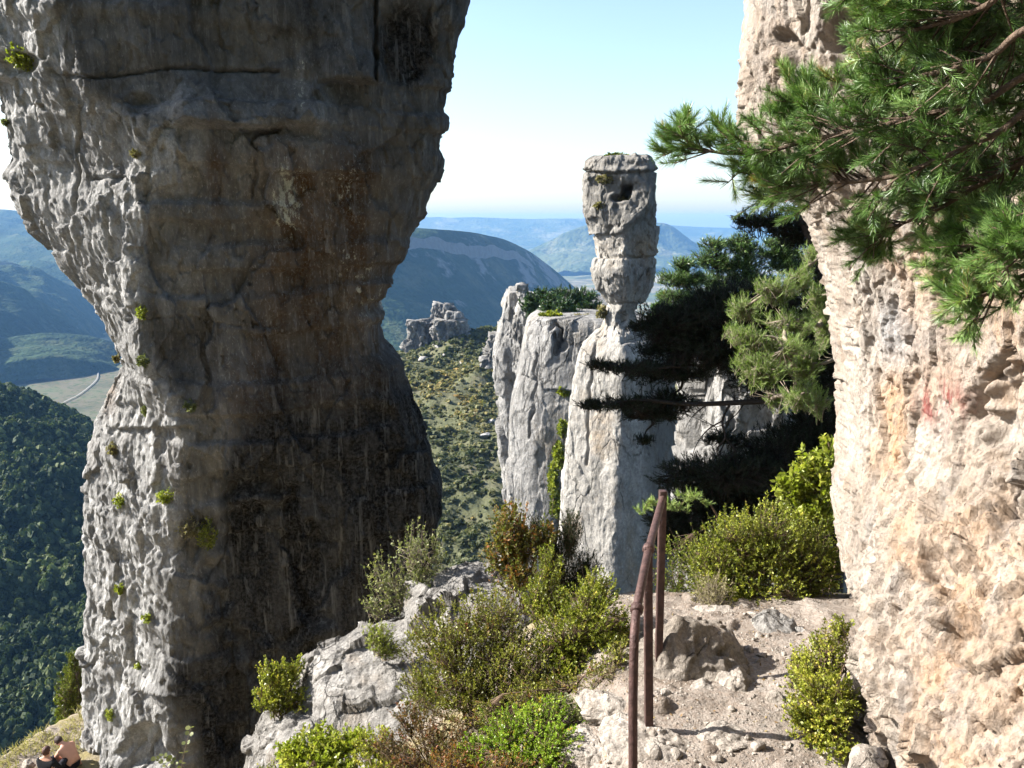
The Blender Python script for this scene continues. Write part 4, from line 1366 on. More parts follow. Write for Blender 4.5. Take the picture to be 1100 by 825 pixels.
def shrub(label, base, blobs, n_twig=240, per=22, L=.016, mat=None, stem=None, name="shrub", cat="bush", up=.35, twig=.16, nstem=7, wd=.62, group=None, Lvar=.35, stemr=.006, spread=.55, tint=(0.5, .2)):
    base = Vector(base) if len(base) == 3 and not isinstance(base, Vector) else base
    n_twig = int(n_twig * 1.7)
    root = thing(name, label, cat, base, group)
    if cat == "bush" and name == "shrub":
        blobs = [(x, y, rx * 1.2, ry * 1.18, Yb) for x, y, rx, ry, Yb in blobs]
    tip, cen, outd_, kk, C, R = rand_in_blobs(blobs, n_twig)
    lc = fbm(tip / max(.02, float(np.median(R)) * .6) + 1.7, 3)[:, None]
    tip = cen + (tip - cen) * (1 + .6 * lc)
    b = np.array(base)
    dirv = norm(norm(tip - b) * .6 + outd_ * .5 + np.array([0, 0, up]) + rng.normal(0, .25, (n_twig, 3)))
    ln = twig * rng.uniform(.5, 1.2, n_twig)[:, None]
    start = tip - dirv * ln
    # leaves on the twigs
    t_ = rng.random((n_twig, per)) ** .75
    pos = (start[:, None] + (tip - start)[:, None] * t_[..., None]).reshape(-1, 3)
    dd = norm(np.repeat(dirv, per, 0) * .75 + rng.normal(0, spread, (n_twig * per, 3)))
    Ls = L * rng.uniform(1 - Lvar, 1 + Lvar, len(pos)) * np.repeat(np.where(rng.random(n_twig) < .07, .02, rng.uniform(.75, 1.2, n_twig)), per)
    V, q = leaves(pos, dd, Ls, Ls * wd)
    tt = np.repeat(rng.normal(tint[0], tint[1], n_twig), per) + .22 * fbm(pos / (.25 * max(1e-3, R.max() * 2)), 2) + rng.normal(0, .12, len(pos))
    mesh_np("foliage", V, [q], mat, root, attrs={'tint': np.repeat(np.clip(tt, 0, 1), 4)})
    # stems
    parts = []
    js = rng.choice(len(C), nstem)
    hubs = []
    for j in js:
        h = C[j] + rng.normal(size=3) * R[j] * .35
        m = b + (h - b) * .5 + rng.normal(size=3) * np.linalg.norm(h - b) * .10
        P = spline([b + rng.normal(0, .03, 3) * [1, 1, 0], m, h], 8)
        parts.append(tube_np(P, np.linspace(stemr, stemr * .45, 8), 5))
        hubs += list(P[3:])
    hubs = np.array(hubs)
    near = hubs[np.argmin(np.linalg.norm(hubs[None] - start[:, None], axis=-1), axis=1)]
    parts.append(sticks(near, start, np.full(n_twig, stemr * .35), np.full(n_twig, stemr * .22)))
    parts.append(sticks(start, tip, np.full(n_twig, stemr * .22), np.full(n_twig, stemr * .10)))
    V, fs = join_np(parts)
    mesh_np("stems", V, fs, stem or STEMR, root)
    return root


def needles(A, B, n, L, wd, ang=.6, jitter=.25, n_tri=1):
    """brush of needles on shoots A->B"""
    m = len(A)
    t_ = rng.random((m, n))
    ax = norm(B - A)
    pos = A[:, None] + (B - A)[:, None] * t_[..., None]
    r = rng.normal(size=(m, n, 3))
    r = norm(r - np.sum(r * ax[:, None], -1, keepdims=True) * ax[:, None])
    a = np.clip(ang + rng.normal(0, jitter, (m, n)) - .35 * t_ , .05, 1.3)[..., None]
    d = norm(ax[:, None] * np.cos(a) + r * np.sin(a)) + np.array([0, 0, .06])
    ll = (L * rng.uniform(.7, 1.15, (m, n)))[..., None]
    s = norm(np.cross(d, rng.normal(size=(m, n, 3)))) * wd * .5
    V = np.stack([pos - s, pos + s, pos + d * ll + s * .25, pos + d * ll - s * .25], 2).reshape(-1, 3)
    return V, np.arange(m * n * 4).reshape(-1, 4)


def pine(label, trunk, limbs, pads, n_shoot, per, nl, nw, mat, bark, shoot=.12, name="pine_tree", group=None, trunk_r=.12, flat=.35, outer=.5, upb=.5, dead=None, tint=.5, cull=.62, lump=.55, wob=.55):
    """trunk: world polyline; limbs: list of world polylines; pads: blobs of needles"""
    trunk = [Vector(p) for p in trunk]
    root = thing(name, label, "tree", trunk[0], group)
    TP = spline(trunk, 24)
    tubeobj("trunk", TP, np.linspace(trunk_r, trunk_r * .35, 24), bark, root, 10)
    tip, cen, outd_, kk, C, R = rand_in_blobs(pads, n_shoot, outer)
    cl = fbm(tip / max(.12, float(np.median(R)) * lump) + 2.2, 3)[:, None]
    tip = cen + (tip - cen) * (1.02 + wob * cl)
    kp_ = (rng.random(n_shoot) < np.clip(cull + 2.0 * cl[:, 0], .06, 1))
    tip, cen, outd_, n_shoot = tip[kp_], cen[kp_], outd_[kp_], int(kp_.sum())
    # a limb to every pad
    parts, hubs = [], list(TP[6:])
    order = np.argsort(np.min(np.linalg.norm(TP[None] - C[:, None], axis=-1), axis=1))
    nodes = list(TP[4:])
    for o_ in order:
        c_, r_m = C[o_], R[o_]
        nd = np.array(nodes)
        j = nd[np.argmin(np.linalg.norm((nd - c_) * [1, 1, 1.6], axis=1))]
        d_ = np.linalg.norm(c_ - j)
        P = spline([j, j + (c_ - j) * .35 + rng.normal(size=3) * .10 * d_, j + (c_ - j) * .7 + rng.normal(size=3) * .08 * d_ - [0, 0, .04 * d_], c_, c_ + (c_ - j) * min(.4, .5 * r_m[0] / max(.1, d_)) + [0, 0, .1 * r_m[2]]], 16)
        rr0 = min(trunk_r * .30, .010 + .035 * d_)
        parts.append(tube_np(P, np.linspace(rr0, rr0 * .3, 16), 6))
        hubs += list(P[4:])
        nodes += [P[8], P[12]]
    for P in limbs:
        P = spline(P, 24)
        parts.append(tube_np(P, np.linspace(trunk_r * .42, trunk_r * .08, 24), 7))
        hubs += list(P[8:])
    hubs = np.array(hubs)
    ax = norm(outd_ * np.array([1, 1, .6]) + np.array([0, 0, upb]) + rng.normal(0, .35, tip.shape))
    A = tip - ax * shoot
    near = hubs[np.argmin(np.linalg.norm(hubs[None] - A[:, None], axis=-1), axis=1)]
    sel = rng.random(n_shoot) < .7
    parts.append(sticks(near[sel], A[sel], np.full(sel.sum(), trunk_r * .05), np.full(sel.sum(), trunk_r * .025)))
    parts.append(sticks(A, tip, np.full(n_shoot, min(.012, nw * .8)), np.full(n_shoot, min(.008, nw * .5))))
    V, fs = join_np(parts)
    mesh_np("branches", V, fs, bark, root)
    if dead:
        parts = [tube_np(spline(P, 20), np.linspace(r0, r0 * .25, 20), 6) for P, r0 in dead]
        V, fs = join_np(parts)
        mesh_np("dead_branch", V, fs, bark, root)
    V, q = needles(A, tip, per, nl, nw)
    tt = np.repeat(rng.normal(tint, .16, n_shoot), per) + rng.normal(0, .1, n_shoot * per)
    mesh_np("needles", V, [q], mat, root, attrs={'tint': np.repeat(np.clip(tt, 0, 1), 4)})
    return root


def gpt(px, py, Y):
    return atY(px, py, Y)


# ---------------------------------------------------------------- foreground pine, trunk just outside the frame
def front_pine():
    tr = [Vector((2.05, 1.25, -2.6)), Vector((2.0, 1.35, -1.2)), Vector((2.02, 1.4, 0.2)), Vector((1.95, 1.5, 1.6)), Vector((2.0, 1.45, 2.6))]
    root = thing("pine_tree", "big green pine bough with long needles reaching in front of the right pillar", "tree", tr[0])
    TP = spline(tr, 30)
    tubeobj("trunk", TP, np.linspace(.15, .08, 30), BARKF, root, 12)
    B = [([(1170, 70, 2.4), (1050, 112, 2.55), (950, 134, 2.7), (870, 150, 2.85), (800, 166, 3.0), (752, 160, 3.1), (738, 155, 3.12)], .9),
         ([(1160, -60, 2.3), (1060, 5, 2.5), (990, 30, 2.65), (955, 25, 2.75), (938, 14, 2.8)], 1.1),
         ([(1160, 20, 2.3), (1060, 62, 2.5), (985, 84, 2.65), (930, 100, 2.8), (885, 112, 2.9), (868, 110, 2.95)], 1.2),
         ([(1170, 105, 2.4), (1060, 150, 2.55), (960, 188, 2.7), (895, 196, 2.85), (850, 202, 2.95), (825, 202, 3.0)], 1.0),
         ([(1170, 140, 2.5), (1090, 180, 2.65), (1010, 222, 2.8), (960, 244, 2.9), (936, 256, 2.95)], .9),
         ([(1180, 190, 2.4), (1125, 232, 2.5), (1075, 256, 2.6), (1045, 268, 2.65), (1020, 278, 2.7)], .8),
         ([(1190, 240, 2.4), (1130, 282, 2.5), (1090, 302, 2.55), (1062, 314, 2.6), (1048, 322, 2.6)], .8),
         ([(1190, 205, 2.3), (1140, 245, 2.35), (1112, 258, 2.4), (1098, 264, 2.4)], .8),
         ([(1160, -130, 2.3), (1050, -40, 2.5), (980, -15, 2.65), (945, -20, 2.7)], 1.0),
         ([(1170, 0, 2.7), (1090, 60, 2.85), (1030, 100, 3.0), (965, 150, 3.1)], 1.0),
         ([(1170, 60, 2.8), (1100, 120, 2.9), (1050, 180, 3.0), (1000, 200, 3.1)], 1.0),
         ([(1150, -20, 2.55), (1090, 20, 2.65), (1040, 50, 2.75), (1010, 60, 2.8)], 1.0),
         ([(1190, 110, 2.9), (1120, 170, 3.0), (1070, 205, 3.05), (1030, 228, 3.1)], 1.0),
         ([(1190, 40, 3.0), (1110, 80, 3.1), (1040, 130, 3.15), (985, 165, 3.2)], .9),
         ([(1190, -40, 2.9), (1120, 10, 3.0), (1060, 40, 3.1), (1000, 75, 3.2), (960, 90, 3.2)], .9),
         ([(1190, -100, 2.8), (1110, -60, 2.9), (1040, -20, 3.0), (990, 0, 3.0)], .9)]
    A, Bt, tints = [], [], []
    for pts, dens in B:
        P = [atY(*q) for q in pts]
        j = TP[np.argmin(np.linalg.norm(TP - (np.array(P[0]) + [0, 0, -.3]), axis=1))]
        S = spline([j] + [np.array(p) for p in P], 60)
        S[6:-2] += fbm(S[6:-2] * 5, 3)[:, None] * .02
        parts = [tube_np(S, np.linspace(.013, .0035, 60), 7)]
        L = np.concatenate([[0], np.cumsum(np.linalg.norm(np.diff(S, axis=0), axis=1))])
        T = norm(np.gradient(S, axis=0))
        n_sub = int(dens * L[-1] / .027)
        sA, sB = [], []
        for q in range(n_sub):
            f = .30 + .70 * (q + rng.random()) / n_sub
            if pnoise(np.array([f * L[-1] / .16, pts[0][0] * .37, pts[0][1] * .11])) < -.30 and f < .93:
                continue
            i = int(f * 59)
            side = norm(np.cross(T[i], rng.normal(size=3)))
            d = norm(T[i] * rng.uniform(.5, 1.1) + side * rng.uniform(.5, 1.0) + np.array([0, 0, .10]))
            ln = rng.uniform(.10, .26) * (1.05 - .55 * f)
            e = S[i] + d * ln
            sA.append(S[i])
            sB.append(e)
            for _ in range(rng.integers(2, 5)):
                g = rng.uniform(.45, 1.0)
                a = S[i] + (e - S[i]) * g
                sd_ = norm(d * .8 + rng.normal(0, .55, 3) + np.array([-.12, 0, .38]))
                A.append(a)
                Bt.append(a + sd_ * rng.uniform(.045, .095))
                tints.append(rng.normal(.62, .17) - .48 * max(0, 1 - f * 1.25))  # inner shoots tinted darker, the bough's inner shade put into the colour
        A += [S[-1] - T[-1] * .03, S[-4]]
        Bt += [S[-1] + T[-1] * .06, S[-1] + np.array([-.02, 0, .05])]
        tints += [.55, .6]
        parts.append(sticks(sA, sB, np.full(len(sA), .0042), np.full(len(sA), .0022)))
        V, fs = join_np(parts)
        mesh_np("branch", V, fs, BARKF, root)
    A, Bt = np.array(A), np.array(Bt)
    V, fs = join_np([sticks(A, Bt, np.full(len(A), .0026), np.full(len(A), .0018))])
    mesh_np("shoots", V, fs, BARKF, root)
    V, q = needles(A, Bt, 110, .037, .0018, ang=.75, jitter=.22)
    tt = np.repeat(tints, 110) + rng.normal(0, .12, len(A) * 110)
    mesh_np("needles", V, [q], PINE, root, attrs={'tint': np.repeat(np.clip(tt, 0, 1), 4)})
    return root


front_pine()

# ---------------------------------------------------------------- lit pine beside the right pillar
Y = 10.0
pads = [(800, 330, 22, 16, Y - .2), (832, 308, 26, 16, Y), (858, 298, 22, 18, Y + .2), (872, 272, 16, 14, Y + .1), (850, 345, 36, 18, Y - .4), (805, 362, 26, 16, Y - .3), (862, 388, 26, 24, Y - .3), (822, 396, 34, 20, Y - .5),
        (858, 424, 28, 16, Y - .4), (806, 388, 22, 12, Y - .3), (885, 345, 14, 34, Y), (880, 430, 16, 16, Y), (786, 352, 10, 8, Y - .3), (842, 372, 30, 16, Y - .5), (878, 318, 16, 16, Y), (832, 428, 14, 9, Y - .4)]
tb = atY(925, 640, Y)
tb.z = float(gz(tb.x, tb.y))
pads = [(x, y, rx * .82, ry * .82, Yp + d_) for (x, y, rx, ry, Yp), d_ in zip(pads, rng.uniform(-.45, .45, len(pads)))]
pine("yellowish green sunlit pine growing half hidden behind the right pillar", [tb, atY(925, 500, Y), atY(915, 380, Y), atY(905, 280, Y), atY(895, 255, Y)], [], pads, 7000, 28, .055, .0038, PINEL, STEM, shoot=.15, trunk_r=.13, upb=.8, outer=.45, lump=.5, cull=.36, wob=.95)

# ---------------------------------------------------------------- dark layered pine in the shadow of the giant
Y = 17.2
pads = [(668, 394, 34, 7, Y - .6), (640, 390, 14, 4, Y - .7), (702, 398, 36, 10, Y), (668, 433, 38, 9, Y - .4), (636, 435, 15, 6, Y - .5), (715, 432, 34, 12, Y), (700, 446, 34, 6, Y), (748, 378, 44, 18, Y), (722, 352, 36, 20, Y), (780, 350, 54, 28, Y),
        (728, 342, 34, 16, Y + .3), (800, 330, 54, 22, Y + .4), (850, 482, 50, 22, Y), (800, 505, 66, 16, Y - .4), (742, 512, 36, 14, Y - .2), (828, 530, 56, 26, Y), (876, 462, 28, 24, Y), (692, 472, 12, 5, Y - .3), (770, 545, 54, 24, Y),
        (835, 400, 46, 26, Y + .3), (800, 370, 44, 20, Y + .3), (700, 375, 20, 8, Y), (690, 350, 14, 8, Y + .2), (880, 330, 30, 40, Y), (830, 238, 34, 11, Y + .4), (856, 250, 24, 12, Y + .4), (802, 236, 12, 7, Y + .4), (765, 330, 30, 14, Y + .4), (775, 470, 22, 8, Y), (735, 402, 30, 8, Y), (740, 575, 40, 22, Y), (800, 580, 60, 26, Y), (860, 570, 50, 26, Y), (720, 560, 26, 16, Y), (880, 500, 30, 20, Y), (870, 390, 30, 30, Y + .3)]
tb = atY(900, 640, Y)
tb.z = float(gz(tb.x, tb.y)) - .1
lim = [[atY(895, 420, Y), atY(850, 428, Y - .2), atY(800, 432, Y - .3), atY(740, 434, Y - .4), atY(690, 430, Y - .5), atY(650, 434, Y - .5)],
       [atY(893, 370, Y), atY(830, 388, Y), atY(760, 392, Y - .2), atY(700, 396, Y - .4)]]
dead = [([atY(785, 432, Y - .3), atY(776, 452, Y - .5), atY(779, 470, Y - .6), atY(770, 484, Y - .6), atY(778, 500, Y - .6)], .035), ([atY(776, 452, Y - .5), atY(760, 462, Y - .6), atY(748, 478, Y - .7), atY(742, 496, Y - .7)], .018),
        ([atY(800, 432, Y - .3), atY(790, 446, Y - .4), atY(772, 458, Y - .5), atY(756, 456, Y - .5)], .016), ([atY(779, 470, Y - .6), atY(790, 484, Y - .6), atY(792, 500, Y - .6)], .018), ([atY(760, 434, Y - .3), atY(745, 446, Y - .4), atY(735, 462, Y - .5)], .014)]
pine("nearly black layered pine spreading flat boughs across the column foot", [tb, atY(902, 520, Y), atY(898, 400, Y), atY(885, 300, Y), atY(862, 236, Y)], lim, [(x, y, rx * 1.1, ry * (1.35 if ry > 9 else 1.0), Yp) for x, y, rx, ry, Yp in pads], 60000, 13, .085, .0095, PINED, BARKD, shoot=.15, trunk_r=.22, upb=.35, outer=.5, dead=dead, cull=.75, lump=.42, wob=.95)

# ---------------------------------------------------------------- pines behind, tops in the sun
far_p = [([(735, 283, 16, 8, 35), (728, 298, 24, 10, 35), (742, 300, 22, 9, 35), (733, 318, 26, 10, 35), (745, 335, 24, 10, 35)], (738, 316), "rounded pine with open crown just right of the square headed column"),
         ([(767, 262, 15, 9, 37), (764, 276, 22, 10, 37), (775, 284, 24, 11, 37), (768, 302, 28, 12, 37), (770, 322, 30, 14, 37)], (770, 318), "tallest of the sunlit pines behind the black pine"),
         ([(795, 258, 16, 8, 37), (800, 268, 22, 10, 37), (798, 284, 24, 11, 37), (805, 300, 28, 12, 37)], (802, 318), "pine with a flat sunlit top beneath the hanging dark bough"),
         ([(842, 260, 22, 7, 37), (838, 272, 26, 9, 37), (850, 284, 26, 11, 37)], (848, 318), "pine top close to the edge of the right pillar"),
         ([(716, 318, 10, 6, 38), (712, 330, 13, 7, 38), (706, 342, 10, 6, 38)], (724, 322), "small pine at the left of the sunlit row beside the column neck")]
for pd, (bx_, by_), lb in far_p:
    Yp = pd[0][4]
    pine(lb, [atY(bx_, by_ + 60, Yp), atY(bx_ + 1, (by_ + pd[0][1]) / 2, Yp), atY(pd[0][0], pd[0][1], Yp)], [], pd, 3600, 12, .12, .020, PINE, BARKD, shoot=.25, trunk_r=.11, upb=.5, group="sunlit pines behind the black pine")
# bright pine sprig at the foot of the column
pads = [(692, 546, 14, 6, 9.0), (716, 540, 16, 7, 9.0), (742, 532, 16, 8, 9.0), (700, 538, 10, 5, 9.0), (730, 545, 14, 6, 9.0), (756, 538, 12, 7, 9.0)]
tb = atY(775, 640, 9.1)
tb.z = float(gz(tb.x, tb.y))
pine("small bright green pine sapling bough above the railing top", [tb, atY(780, 590, 9.1), atY(765, 545, 9.05), atY(745, 532, 9)], [], pads, 210, 34, .05, .0034, PINEL, STEMR, shoot=.08, trunk_r=.02, tint=.75, name="pine_sapling")
# pines on the cliff ledge, small in the picture
r2 = np.random.default_rng(9)
ledge_lb = ["dark pine on the cliff top at the left end of the row", "second dark pine on the cliff top beside the rock terrace", "dense pine on the cliff top above the bright round bush", "tall pine on the cliff top in the middle of the row",
            "bushy pine on the cliff top right of the middle", "dark pine on the cliff top close to the column", "low pine on the cliff top touching the column neck", "rounded pine on the cliff top behind the others"]
for (x, y, r, Y), lb in zip([(571, 326, 9, 92), (582, 321, 9, 93), (592, 327, 10, 89), (601, 321, 10, 92), (613, 323, 10, 91), (624, 322, 10, 91), (635, 326, 10, 90), (608, 332, 10, 87)], ledge_lb):
    y, r = y - 3, r * 1.35
    pd = [(x, y - r * .3, r * .7, r * .5, Y), (x - r * .4, y + r * .3, r * .7, r * .5, Y), (x + r * .4, y + r * .35, r * .7, r * .5, Y), (x, y + r * .9, r * .9, r * .6, Y)]
    pine(lb, [atY(x, y + 30, Y), atY(x, y, Y)], [], pd, 520, 9, .38, .09, PINE, BARK, shoot=.45, trunk_r=.18, group="pines on the cliff top", tint=.08)  # low tint puts the crowns' shaded side into the needle colour

# ---------------------------------------------------------------- bushes
def onz(px, Y, lift=0.0):
    z = 0
    p_ = atY(px, 700, Y)
    for _ in range(6):
        z = float(gz(p_.x, Y))
        X = (px - W / 2) / F * (Y * CP - z * SP)
        p_ = Vector((X, Y, z + lift))
    return p_


shrub("large glossy box bush in sun and shade at the back of the path", onz(805, 7.0), [(762, 610, 28, 34, 6.9), (790, 580, 36, 32, 7.0), (830, 578, 38, 42, 7.1), (866, 600, 32, 46, 7.1), (884, 610, 18, 36, 7.0), (808, 628, 55, 28, 6.8), (775, 640, 30, 20, 6.6)], 1900, 16, .021, BOX, STEMR, twig=.17, nstem=14, tint=(.42, .2))
shrub("grey dry twiggy clump at the left foot of the large box bush", onz(762, 6.4), [(764, 640, 24, 26, 6.4), (758, 655, 20, 14, 6.3)], 260, 12, .014, DRYL, STEM, twig=.14, nstem=8)
shrub("broad leaved bright green bush against the left edge of the right pillar", onz(885, 8.4), [(876, 503, 20, 20, 8.3), (850, 520, 18, 14, 8.3), (880, 548, 18, 24, 8.2), (891, 478, 9, 10, 8.4), (862, 548, 18, 18, 8.2)], 330, 9, .062, YELLOWG, STEMR, twig=.24, nstem=8, wd=.6, tint=(.4, .2))
shrub("bright box bush hugging the foot of the right pillar", onz(884, 4.3), [(890, 700, 24, 30, 4.7), (872, 742, 30, 28, 4.35), (882, 782, 30, 26, 4.1), (898, 806, 24, 16, 3.95), (903, 676, 14, 16, 4.85), (862, 712, 18, 18, 4.55), (902, 750, 20, 34, 4.25), (855, 765, 16, 16, 4.2)], 950, 15, .016, BOX, STEMR, twig=.11, nstem=10, tint=(.62, .18))
shrub("rounded olive box bush left of the railing", onz(630, 5.7), [(632, 660, 36, 36, 5.6), (668, 676, 14, 26, 5.5), (602, 690, 36, 32, 5.5), (654, 692, 22, 34, 5.4), (640, 632, 22, 22, 5.8), (620, 720, 40, 20, 5.3)], 1250, 16, .017, BOX, STEMR, twig=.12, nstem=14, tint=(.45, .2))
shrub("wide olive and reddish box thicket in front of the grey outcrop", onz(510, 5.4), [(482, 692, 44, 42, 5.6), (530, 668, 40, 40, 5.7), (560, 712, 46, 36, 5.4), (504, 738, 46, 32, 5.3), (455, 735, 26, 28, 5.5), (575, 745, 30, 22, 5.1)], 1700, 15, .017, BOXOLIVE, STEMR, twig=.15, nstem=20, tint=(.38, .2), up=.6)
shrub("low bright green cushion bush at the bottom middle", onz(560, 4.55), [(560, 780, 42, 22, 4.5), (592, 766, 36, 16, 4.6), (532, 805, 42, 20, 4.35), (600, 800, 26, 24, 4.3), (560, 822, 50, 18, 4.2)], 1100, 15, .013, BRIGHT, STEMR, twig=.07, nstem=10, tint=(.5, .2))
shrub("yellow green leafy bush at the bottom edge left of the outcrop", onz(345, 5.9), [(342, 802, 40, 20, 5.8), (312, 812, 22, 16, 5.8), (382, 790, 18, 12, 5.8), (350, 822, 40, 14, 5.6)], 420, 10, .034, YELLOWG, STEMR, twig=.13, nstem=10, tint=(.5, .2))
shrub("small box bush in the notch of the outcrop before the black rock", atY(300, 776, 7.0), [(302, 735, 26, 24, 7.1), (292, 716, 16, 13, 7.1), (318, 716, 12, 12, 7.2), (288, 748, 18, 14, 7.0), (316, 750, 20, 14, 7.0)], 420, 13, .022, BOX, STEMR, twig=.15, nstem=9, tint=(.55, .2))
shrub("tall thin stemmed airy shrub with sparse grey green leaves before the black shadow", atY(440, 668, 8.0), [(412, 618, 20, 26, 8.0), (445, 592, 24, 34, 8.0), (470, 590, 12, 22, 8.1), (400, 648, 14, 12, 7.9), (432, 632, 26, 20, 7.9), (455, 625, 22, 20, 7.9)], 260, 8, .030, GREYG, STEM, twig=.26, nstem=16, up=.9, stemr=.008, tint=(.62, .2))
shrub("yellowish tuft growing on top of the grey outcrop", atY(408, 705, 6.95), [(408, 684, 18, 18, 6.95), (420, 698, 14, 10, 6.9)], 200, 11, .022, YELLOWG, STEM, twig=.11, nstem=7, wd=.35, tint=(.3, .2))
shrub("dark spiky juniper standing against the pale column", atY(610, 668, 7.4), [(612, 566, 16, 26, 7.4), (598, 590, 22, 26, 7.4), (628, 604, 20, 18, 7.4), (608, 625, 28, 26, 7.4), (575, 560, 10, 14, 7.5)], 620, 24, .028, DARK, STEMR, name="juniper_bush", twig=.26, nstem=10, wd=.18, up=1.1, spread=.35)
shrub("rust and olive leaved autumn shrub at the top of the outcrop", atY(566, 660, 7.3), [(548, 556, 20, 20, 7.3), (560, 578, 26, 20, 7.3), (540, 582, 18, 18, 7.3), (586, 572, 16, 14, 7.3), (556, 612, 22, 22, 7.2), (527, 600, 10, 12, 7.3)], 460, 11, .030, RUSTL, STEMR, twig=.19, nstem=11, tint=(.55, .25), up=.6)
shrub("upright olive bush under the juniper in front of the pale column", atY(590, 690, 6.6), [(588, 612, 16, 28, 6.6), (596, 648, 22, 22, 6.5), (574, 640, 14, 20, 6.6)], 380, 13, .020, BOX, STEMR, twig=.14, nstem=7, tint=(.4, .18), up=.7)
shrub("low red leaved undergrowth below the olive thicket", onz(470, 4.95), [(472, 790, 44, 24, 4.9), (442, 768, 22, 18, 5.1), (500, 805, 30, 18, 4.7), (418, 800, 22, 18, 5.0), (450, 818, 40, 14, 4.7)], 560, 10, .016, REDL, STEMR, twig=.12, nstem=12, tint=(.4, .25))
shrub("sparse yellow bladed plant beside the bend of the railing", onz(655, 4.95), [(655, 728, 18, 11, 4.9), (640, 740, 14, 8, 4.85)], 60, 7, .034, DRYL, STEMR, twig=.12, nstem=6, wd=.22)
shrub("trailing green leaves over the stones left of the flat slab", onz(625, 4.7), [(628, 760, 26, 12, 4.6), (600, 755, 20, 10, 4.7), (645, 752, 18, 9, 4.65)], 200, 10, .016, GREYG, STEM, twig=.10, nstem=8, tint=(.5, .2))
shrub("orange tinted low sprigs at the very bottom right of the green cushion", onz(505, 4.25), [(500, 815, 40, 12, 4.25), (548, 818, 24, 9, 4.1)], 200, 9, .015, RUSTL, STEMR, twig=.08, nstem=8, tint=(.75, .2))
shrub("shaded leafy undergrowth behind the large box bush and the pale pillar foot", onz(830, 9.3), [(740, 600, 34, 30, 9.3), (800, 575, 40, 26, 9.3), (850, 585, 40, 30, 9.3), (880, 620, 22, 30, 9.0), (720, 630, 26, 24, 9.2)], 700, 12, .028, BOX, STEMR, twig=.22, nstem=12, tint=(.15, .15))
shrub("low mixed sprigs filling the slope between the olive box bush and bright cushion", onz(615, 5.0), [(612, 742, 40, 20, 5.0), (570, 752, 34, 18, 4.9), (650, 728, 24, 22, 5.0), (530, 770, 30, 18, 4.9), (664, 706, 16, 22, 5.1), (640, 755, 26, 12, 4.7)], 640, 11, .015, BOXOLIVE, STEMR, twig=.1, nstem=12, tint=(.4, .25))
shrub("leafy green bush between the seedling and the yellow bush at the bottom", onz(395, 5.6), [(400, 800, 26, 20, 5.6), (420, 822, 34, 14, 5.4), (300, 826, 24, 8, 5.8)], 240, 11, .022, BOX, STEMR, twig=.12, nstem=9, tint=(.6, .2))
# ragged conifer behind the left pillar
shrub("bushy upright conifer at the left edge of the big left pillar", atY(75, 790, 21), [(76, 742, 14, 34, 21), (80, 712, 8, 16, 21), (72, 768, 14, 18, 21), (86, 750, 10, 40, 21)], 1100, 14, .07, BOX, BARK, name="conifer_bush", twig=.35, nstem=5, wd=.3, up=.7, tint=(.25, .15), stemr=.03)
# seedling with round leaves
root = thing("seedling", "slender seedling with a few round leaves before the black rock at the bottom left", "plant", atY(190, 860, 6.0))
st = [[(192, 860), (195, 825), (200, 800), (205, 782)], [(194, 850), (180, 825), (168, 815)], [(194, 845), (188, 822), (176, 812)]]
parts, lv, ld_ = [], [], []
for s_ in st:
    P = spline([atY(x, y, 6.0) for x, y in s_], 14)
    parts.append(tube_np(P, np.linspace(.004, .0018, 14), 5))
    for q in range(5, 14, 2):
        for sgn in (-1, 1):
            lv.append(P[q])
            ld_.append(norm(np.array([sgn * rng.uniform(.6, 1), rng.uniform(-.4, .4), rng.uniform(.1, .7)])))
V, fs = join_np(parts)
mesh_np("stems", V, fs, STEM, root)
lv, ld_ = np.array(lv), np.array(ld_)
u = norm(np.cross(ld_, rng.normal(size=lv.shape)))
ang = np.arange(8) / 8 * 6.283
rad = (.019 * rng.uniform(.7, 1.2, len(lv)))[:, None, None]
V = (lv + ld_ * .024)[:, None] + rad * (np.cos(ang)[None, :, None] * ld_[:, None] + np.sin(ang)[None, :, None] * u[:, None])
mesh_np("foliage", V.reshape(-1, 3), [np.arange(len(lv) * 8).reshape(-1, 8)], GREYG, root, attrs={'tint': np.repeat(rng.uniform(.3, .9, len(lv)), 8)})

# tufts rooted in the rock faces
bpy.context.view_layer.update()
def bvh(o):
    me = o.data
    return BVHTree.FromPolygons([v.co[:] for v in me.vertices], [p_.vertices[:] for p_ in me.polygons])


BL, BC, BLG = bvh(left_o), bvh(centre_o), bvh(ledge_o)


def tuft(tree, px, py, rx, ry, label, mat, n=70, L=.045, name="rock_plant", per=9, group=None):
    fall = 18.0 if tree is BL else 60.0 if tree is BC else 80.0
    d = atY(px, py, 1.0).normalized()
    h = tree.ray_cast(Vector((0, 0, 0)), d, 200)
    p_ = h[0] if h[0] else atY(px, py, fall)
    Yt = p_.y - .02
    base = atY(px, py + ry * .7, Yt + .1)
    shrub(label, base, [(px, py, rx, ry, Yt - .05), (px + rx * .3, py + ry * .4, rx * .7, ry * .6, Yt)], n, per, L, mat, STEM, name=name, cat="plant", twig=.5 * (rx + ry) * Yt / F * .7, nstem=4, stemr=.004 * Yt / 10, group=group)


